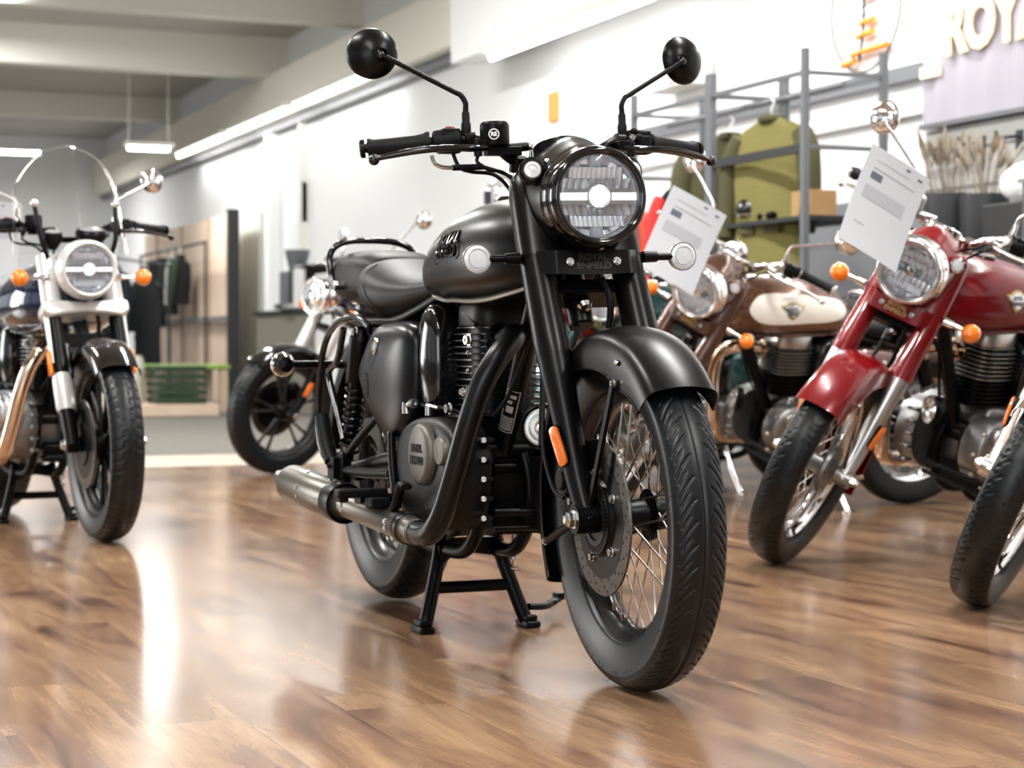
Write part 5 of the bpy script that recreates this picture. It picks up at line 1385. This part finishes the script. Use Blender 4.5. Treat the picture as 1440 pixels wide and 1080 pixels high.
tag(obj('cushion', MB().sphere((-4.02, 4.0, 1.42), .16, (1.25, .6, .62), 24, 14), mat('white_cloth', (.85, .85, .84), .9, bump=(14, .6, .03))), 'white crumpled cushion on a black box under the slat wall', 'cushion')
tag(obj('storage_box', MB().prism([(-.14, 0), (.14, 0), (.16, .36), (-.16, .36)], (-4.02, 4.16, .96), (1, 0, 0), (0, 0, 1), .32), DARKM, bevel=.01), 'black storage box carrying the white cushion', 'box')
t = thing('display_case', 'dark grey display case with a round dial beside the white cushion', 'case', (-3.62, 3.95, .96))
obj('case_body', MB().box((0, 0, .22), (.36, .34, .44)), mat('case_grey', (.10, .10, .11), .5), t, bevel=.01)
obj('case_lid', MB().prism([(-.19, 0), (.19, 0), (.17, .17), (-.05, .22)], (0, .15, .45), (1, 0, 0), (0, 0, 1), .3), BLK, t, bevel=.01)
obj('case_edge', MB().box((0, -.175, .44), (.38, .02, .02)), ALU, t)
obj('dial', MB().lathe([(.075, 0), (.08, .01), (.07, .015), (.06, .008), (1e-4, .010)], (0, -.172, .17), (0, -1, 0), 32), GREYM, t)

# helmet on a stand behind the black tank
t = thing('helmet_stand', 'silver helmet on a slim post rising behind the black fuel tank', 'helmet display', (-6.15, 2.25, 0))
obj('post', MB().cyl((0, 0, 0), (0, 0, 1.34), .025, n=16).lathe([(.16, 0), (.16, .02), (.03, .035)], (0, 0, 0), (0, 0, 1), 28), GREYM, t)
hm = obj('helmet', MB().sphere((0, 0, 1.45), .130, (1.08, .92, 1.0), 28, 18).lathe([(.10, -.03), (.115, 0), (.11, .03)], (0, 0, 1.36), (0, 0, 1), 28), mat('silver_helmet_paint', (.55, .55, .54), .15, .7, coat=1), t)
obj('visor', MB().rings([[Vector((.140*math.cos(a), .120*math.sin(a), z)) for a in [R(k) for k in range(-115, 40, 8)]]+[Vector((.134*math.cos(a), .114*math.sin(a), z)) for a in [R(k) for k in range(-115, 40, 8)][::-1]] for z in (1.415, 1.48)]), BLKG, hm)

# ---------------------------------------------------------------- far end: birch wall unit, clothes, counter
t = thing('wardrobe_unit', 'pale birch wall unit with a black end post behind the green bench', 'wardrobe', (-22.1, 4.05, 0))
obj('back_panel', MB().box((0, .10, 1.15), (5.4, .04, 2.30)), BEIGE, t)
obj('end_post', MB().box((2.72, .04, 1.16), (.10, .14, 2.34)), DARKM, t)
for x in (2.55, 1.35, -.2, -1.8): obj('panel_joint', MB().box((x, .07, 1.15), (.03, .02, 2.30)), mat('joint_brown', (.28, .19, .13), .6), t)
obj('cross_rail', MB().box((.6, .03, 1.02), (4.0, .05, .05)), mat_gm if False else GREYM, t)
obj('clothes_rail', MB().cyl((-1.6, -.20, 1.95), (2.3, -.20, 1.95), .02, n=12).cyl((2.3, -.2, 0), (2.3, -.2, 1.97), .018, n=10).cyl((-1.6, -.2, 0), (-1.6, -.2, 1.97), .018, n=10), DARKM, t)
DG = mat('dark_green_cloth', (.012, .026, .013), .85, spec=.2); DN = mat('slate_cloth', (.016, .022, .030), .85, spec=.2); LG = mat('pale_grey_cloth', (.4, .4, .38), .85)
for k, (x, m, m2, zt, h, w) in enumerate([(-21.1, CHAR, DG, 1.84, .62, .55), (-21.6, CHAR, LG, 1.84, .75, .5), (-22.1, DG, CHAR, 1.84, .7, .55), (-22.7, CHAR, CHAR, 1.84, .9, .6)]):
    jacket('riding_jacket', ['small dark jacket at the near end of the far clothes rail, against the birch panel', 'dark jacket with pale sleeves, second from the near end of the far rail', 'dark green jacket, third from the near end of the far rail', 'black jacket deepest on the far clothes rail'][k], x, 3.83, zt, w, h, m, m2, R(-30+15*k))
for k, (x, y, m, zt, h, lb) in enumerate([(-17.9, 2.75, CHAR, 1.45, 1.1, 'long black riding suit hanging in front of the birch unit'), (-17.2, 2.25, DN, 1.52, 1.2, 'slate blue riding coat hanging beside the black suit, nearest the blue cruiser')]):
    jacket('riding_coat', lb, x, y, zt, .6, h, m, None, R(-35))
t = thing('garment_stand', 'black garment stand holding the long suits beside the green bench', 'rack', (-17.5, 2.5, 0))
obj('stand_rail', MB().tube([(-.9, .6, 0), (-.9, .6, 1.60), (.75, -.6, 1.62), (.75, -.6, 0)], .018, 10, 1), DARKM, t)
for x_, y_ in ((-.9, .6), (.75, -.6)): obj('foot_plate', MB().box((x_, y_, .012), (.35, .12, .022), Matrix.Rotation(R(54), 3, 'Z')), DARKM, t)
tag(obj('pallet', MB().box((-15.3, 2.25, .06), (1.0, 1.1, .12)), BEIGE, bevel=.01), 'pale wooden pallet under the green stack far back', 'pallet')
GRN = mat('grass_green_mat', (.30, .46, .10), .9); GRD = mat('dark_green_crate', (.02, .05, .022), .7); PALEB = mat('pale_bottles', (.62, .60, .50), .6)
for k in range(5):
    tag(obj('crate', MB().box((-15.1, 2.45, .155+k*.075), (.55, .48, .06)), GRD, bevel=.012), 'dark green flat crate stacked on the pallet, %s of the stack' % ['lowest', 'second from the bottom', 'middle one', 'second from the top', 'topmost'][k], 'crate', 'green crates on the pallet')
for k in range(3):
    tag(obj('canister', MB().lathe([(1e-4, 0), (.07, 0), (.075, .05), (.065, .22), (.075, .25), (.065, .42), (.04, .46), (1e-4, .46)], (-15.3-.0*k, 1.78+k*.165, .12), (0, 0, 1), 16), PALEB), 'cream canister on the pallet left of the green crates, %s' % ['leftmost', 'middle one', 'rightmost'][k], 'canister', 'cream canisters on the pallet')
t = thing('bench', 'low bench with a grass green top behind the dark alloy wheel', 'bench', (-16.4, 2.82, 0))
obj('bench_top', MB().box((0, 0, .46), (.8, .8, .05)), GRN, t, bevel=.02)
for sx in (-1, 1):
    for sy in (-1, 1): obj('leg', MB().box((sx*.33, sy*.33, .218), (.08, .08, .435)), BEIGE, t)
t = thing('counter', 'grey counter with coffee equipment far back by the white wall', 'counter', (-15.6, 4.0, 0))
obj('counter_body', MB().box((0, 0, .50), (2.0, .7, 1.0)), mat('grey_counter', (.22, .20, .17), .6), t, bevel=.01)
obj('counter_top', MB().box((0, 0, 1.02), (2.1, .76, .04)), DARKM, t)
t = thing('coffee_machine', 'black and white coffee machine standing on the grey counter', 'coffee machine', (-15.2, 3.85, 1.04))
obj('machine_body', MB().box((0, .05, .22), (.55, .4, .44)), BLK, t, bevel=.02); obj('machine_front', MB().box((.12, -.17, .2), (.26, .06, .38)), mat('white_appliance', (.8, .8, .8), .3), t, bevel=.01); obj('drip_tray', MB().box((-.12, -.22, .03), (.3, .2, .05)), STEEL, t)
tag(obj('grinder', MB().box((-15.75, 3.85, 1.24), (.3, .3, .4)).lathe([(.08, .2), (.13, .40), (.13, .42)], (-15.75, 3.85, 1.24), (0, 0, 1), 20), GREYM, bevel=.01), 'grey box shaped grinder left on the counter beside the coffee machine', 'grinder')
tag(obj('cabinet', MB().box((-14.2, 3.9, .68), (.5, .5, 1.36)), mat('white_cabinet', (.78, .78, .77), .5), bevel=.01), 'narrow white cabinet at the right end of the grey counter', 'cabinet')
tag(obj('floor_bar', MB().box((-8.9, .55, .04), (.10, .45, .06)), BLK, bevel=.01), 'short black bar lying on the carpet beside the blue cruiser wheel', 'bar')
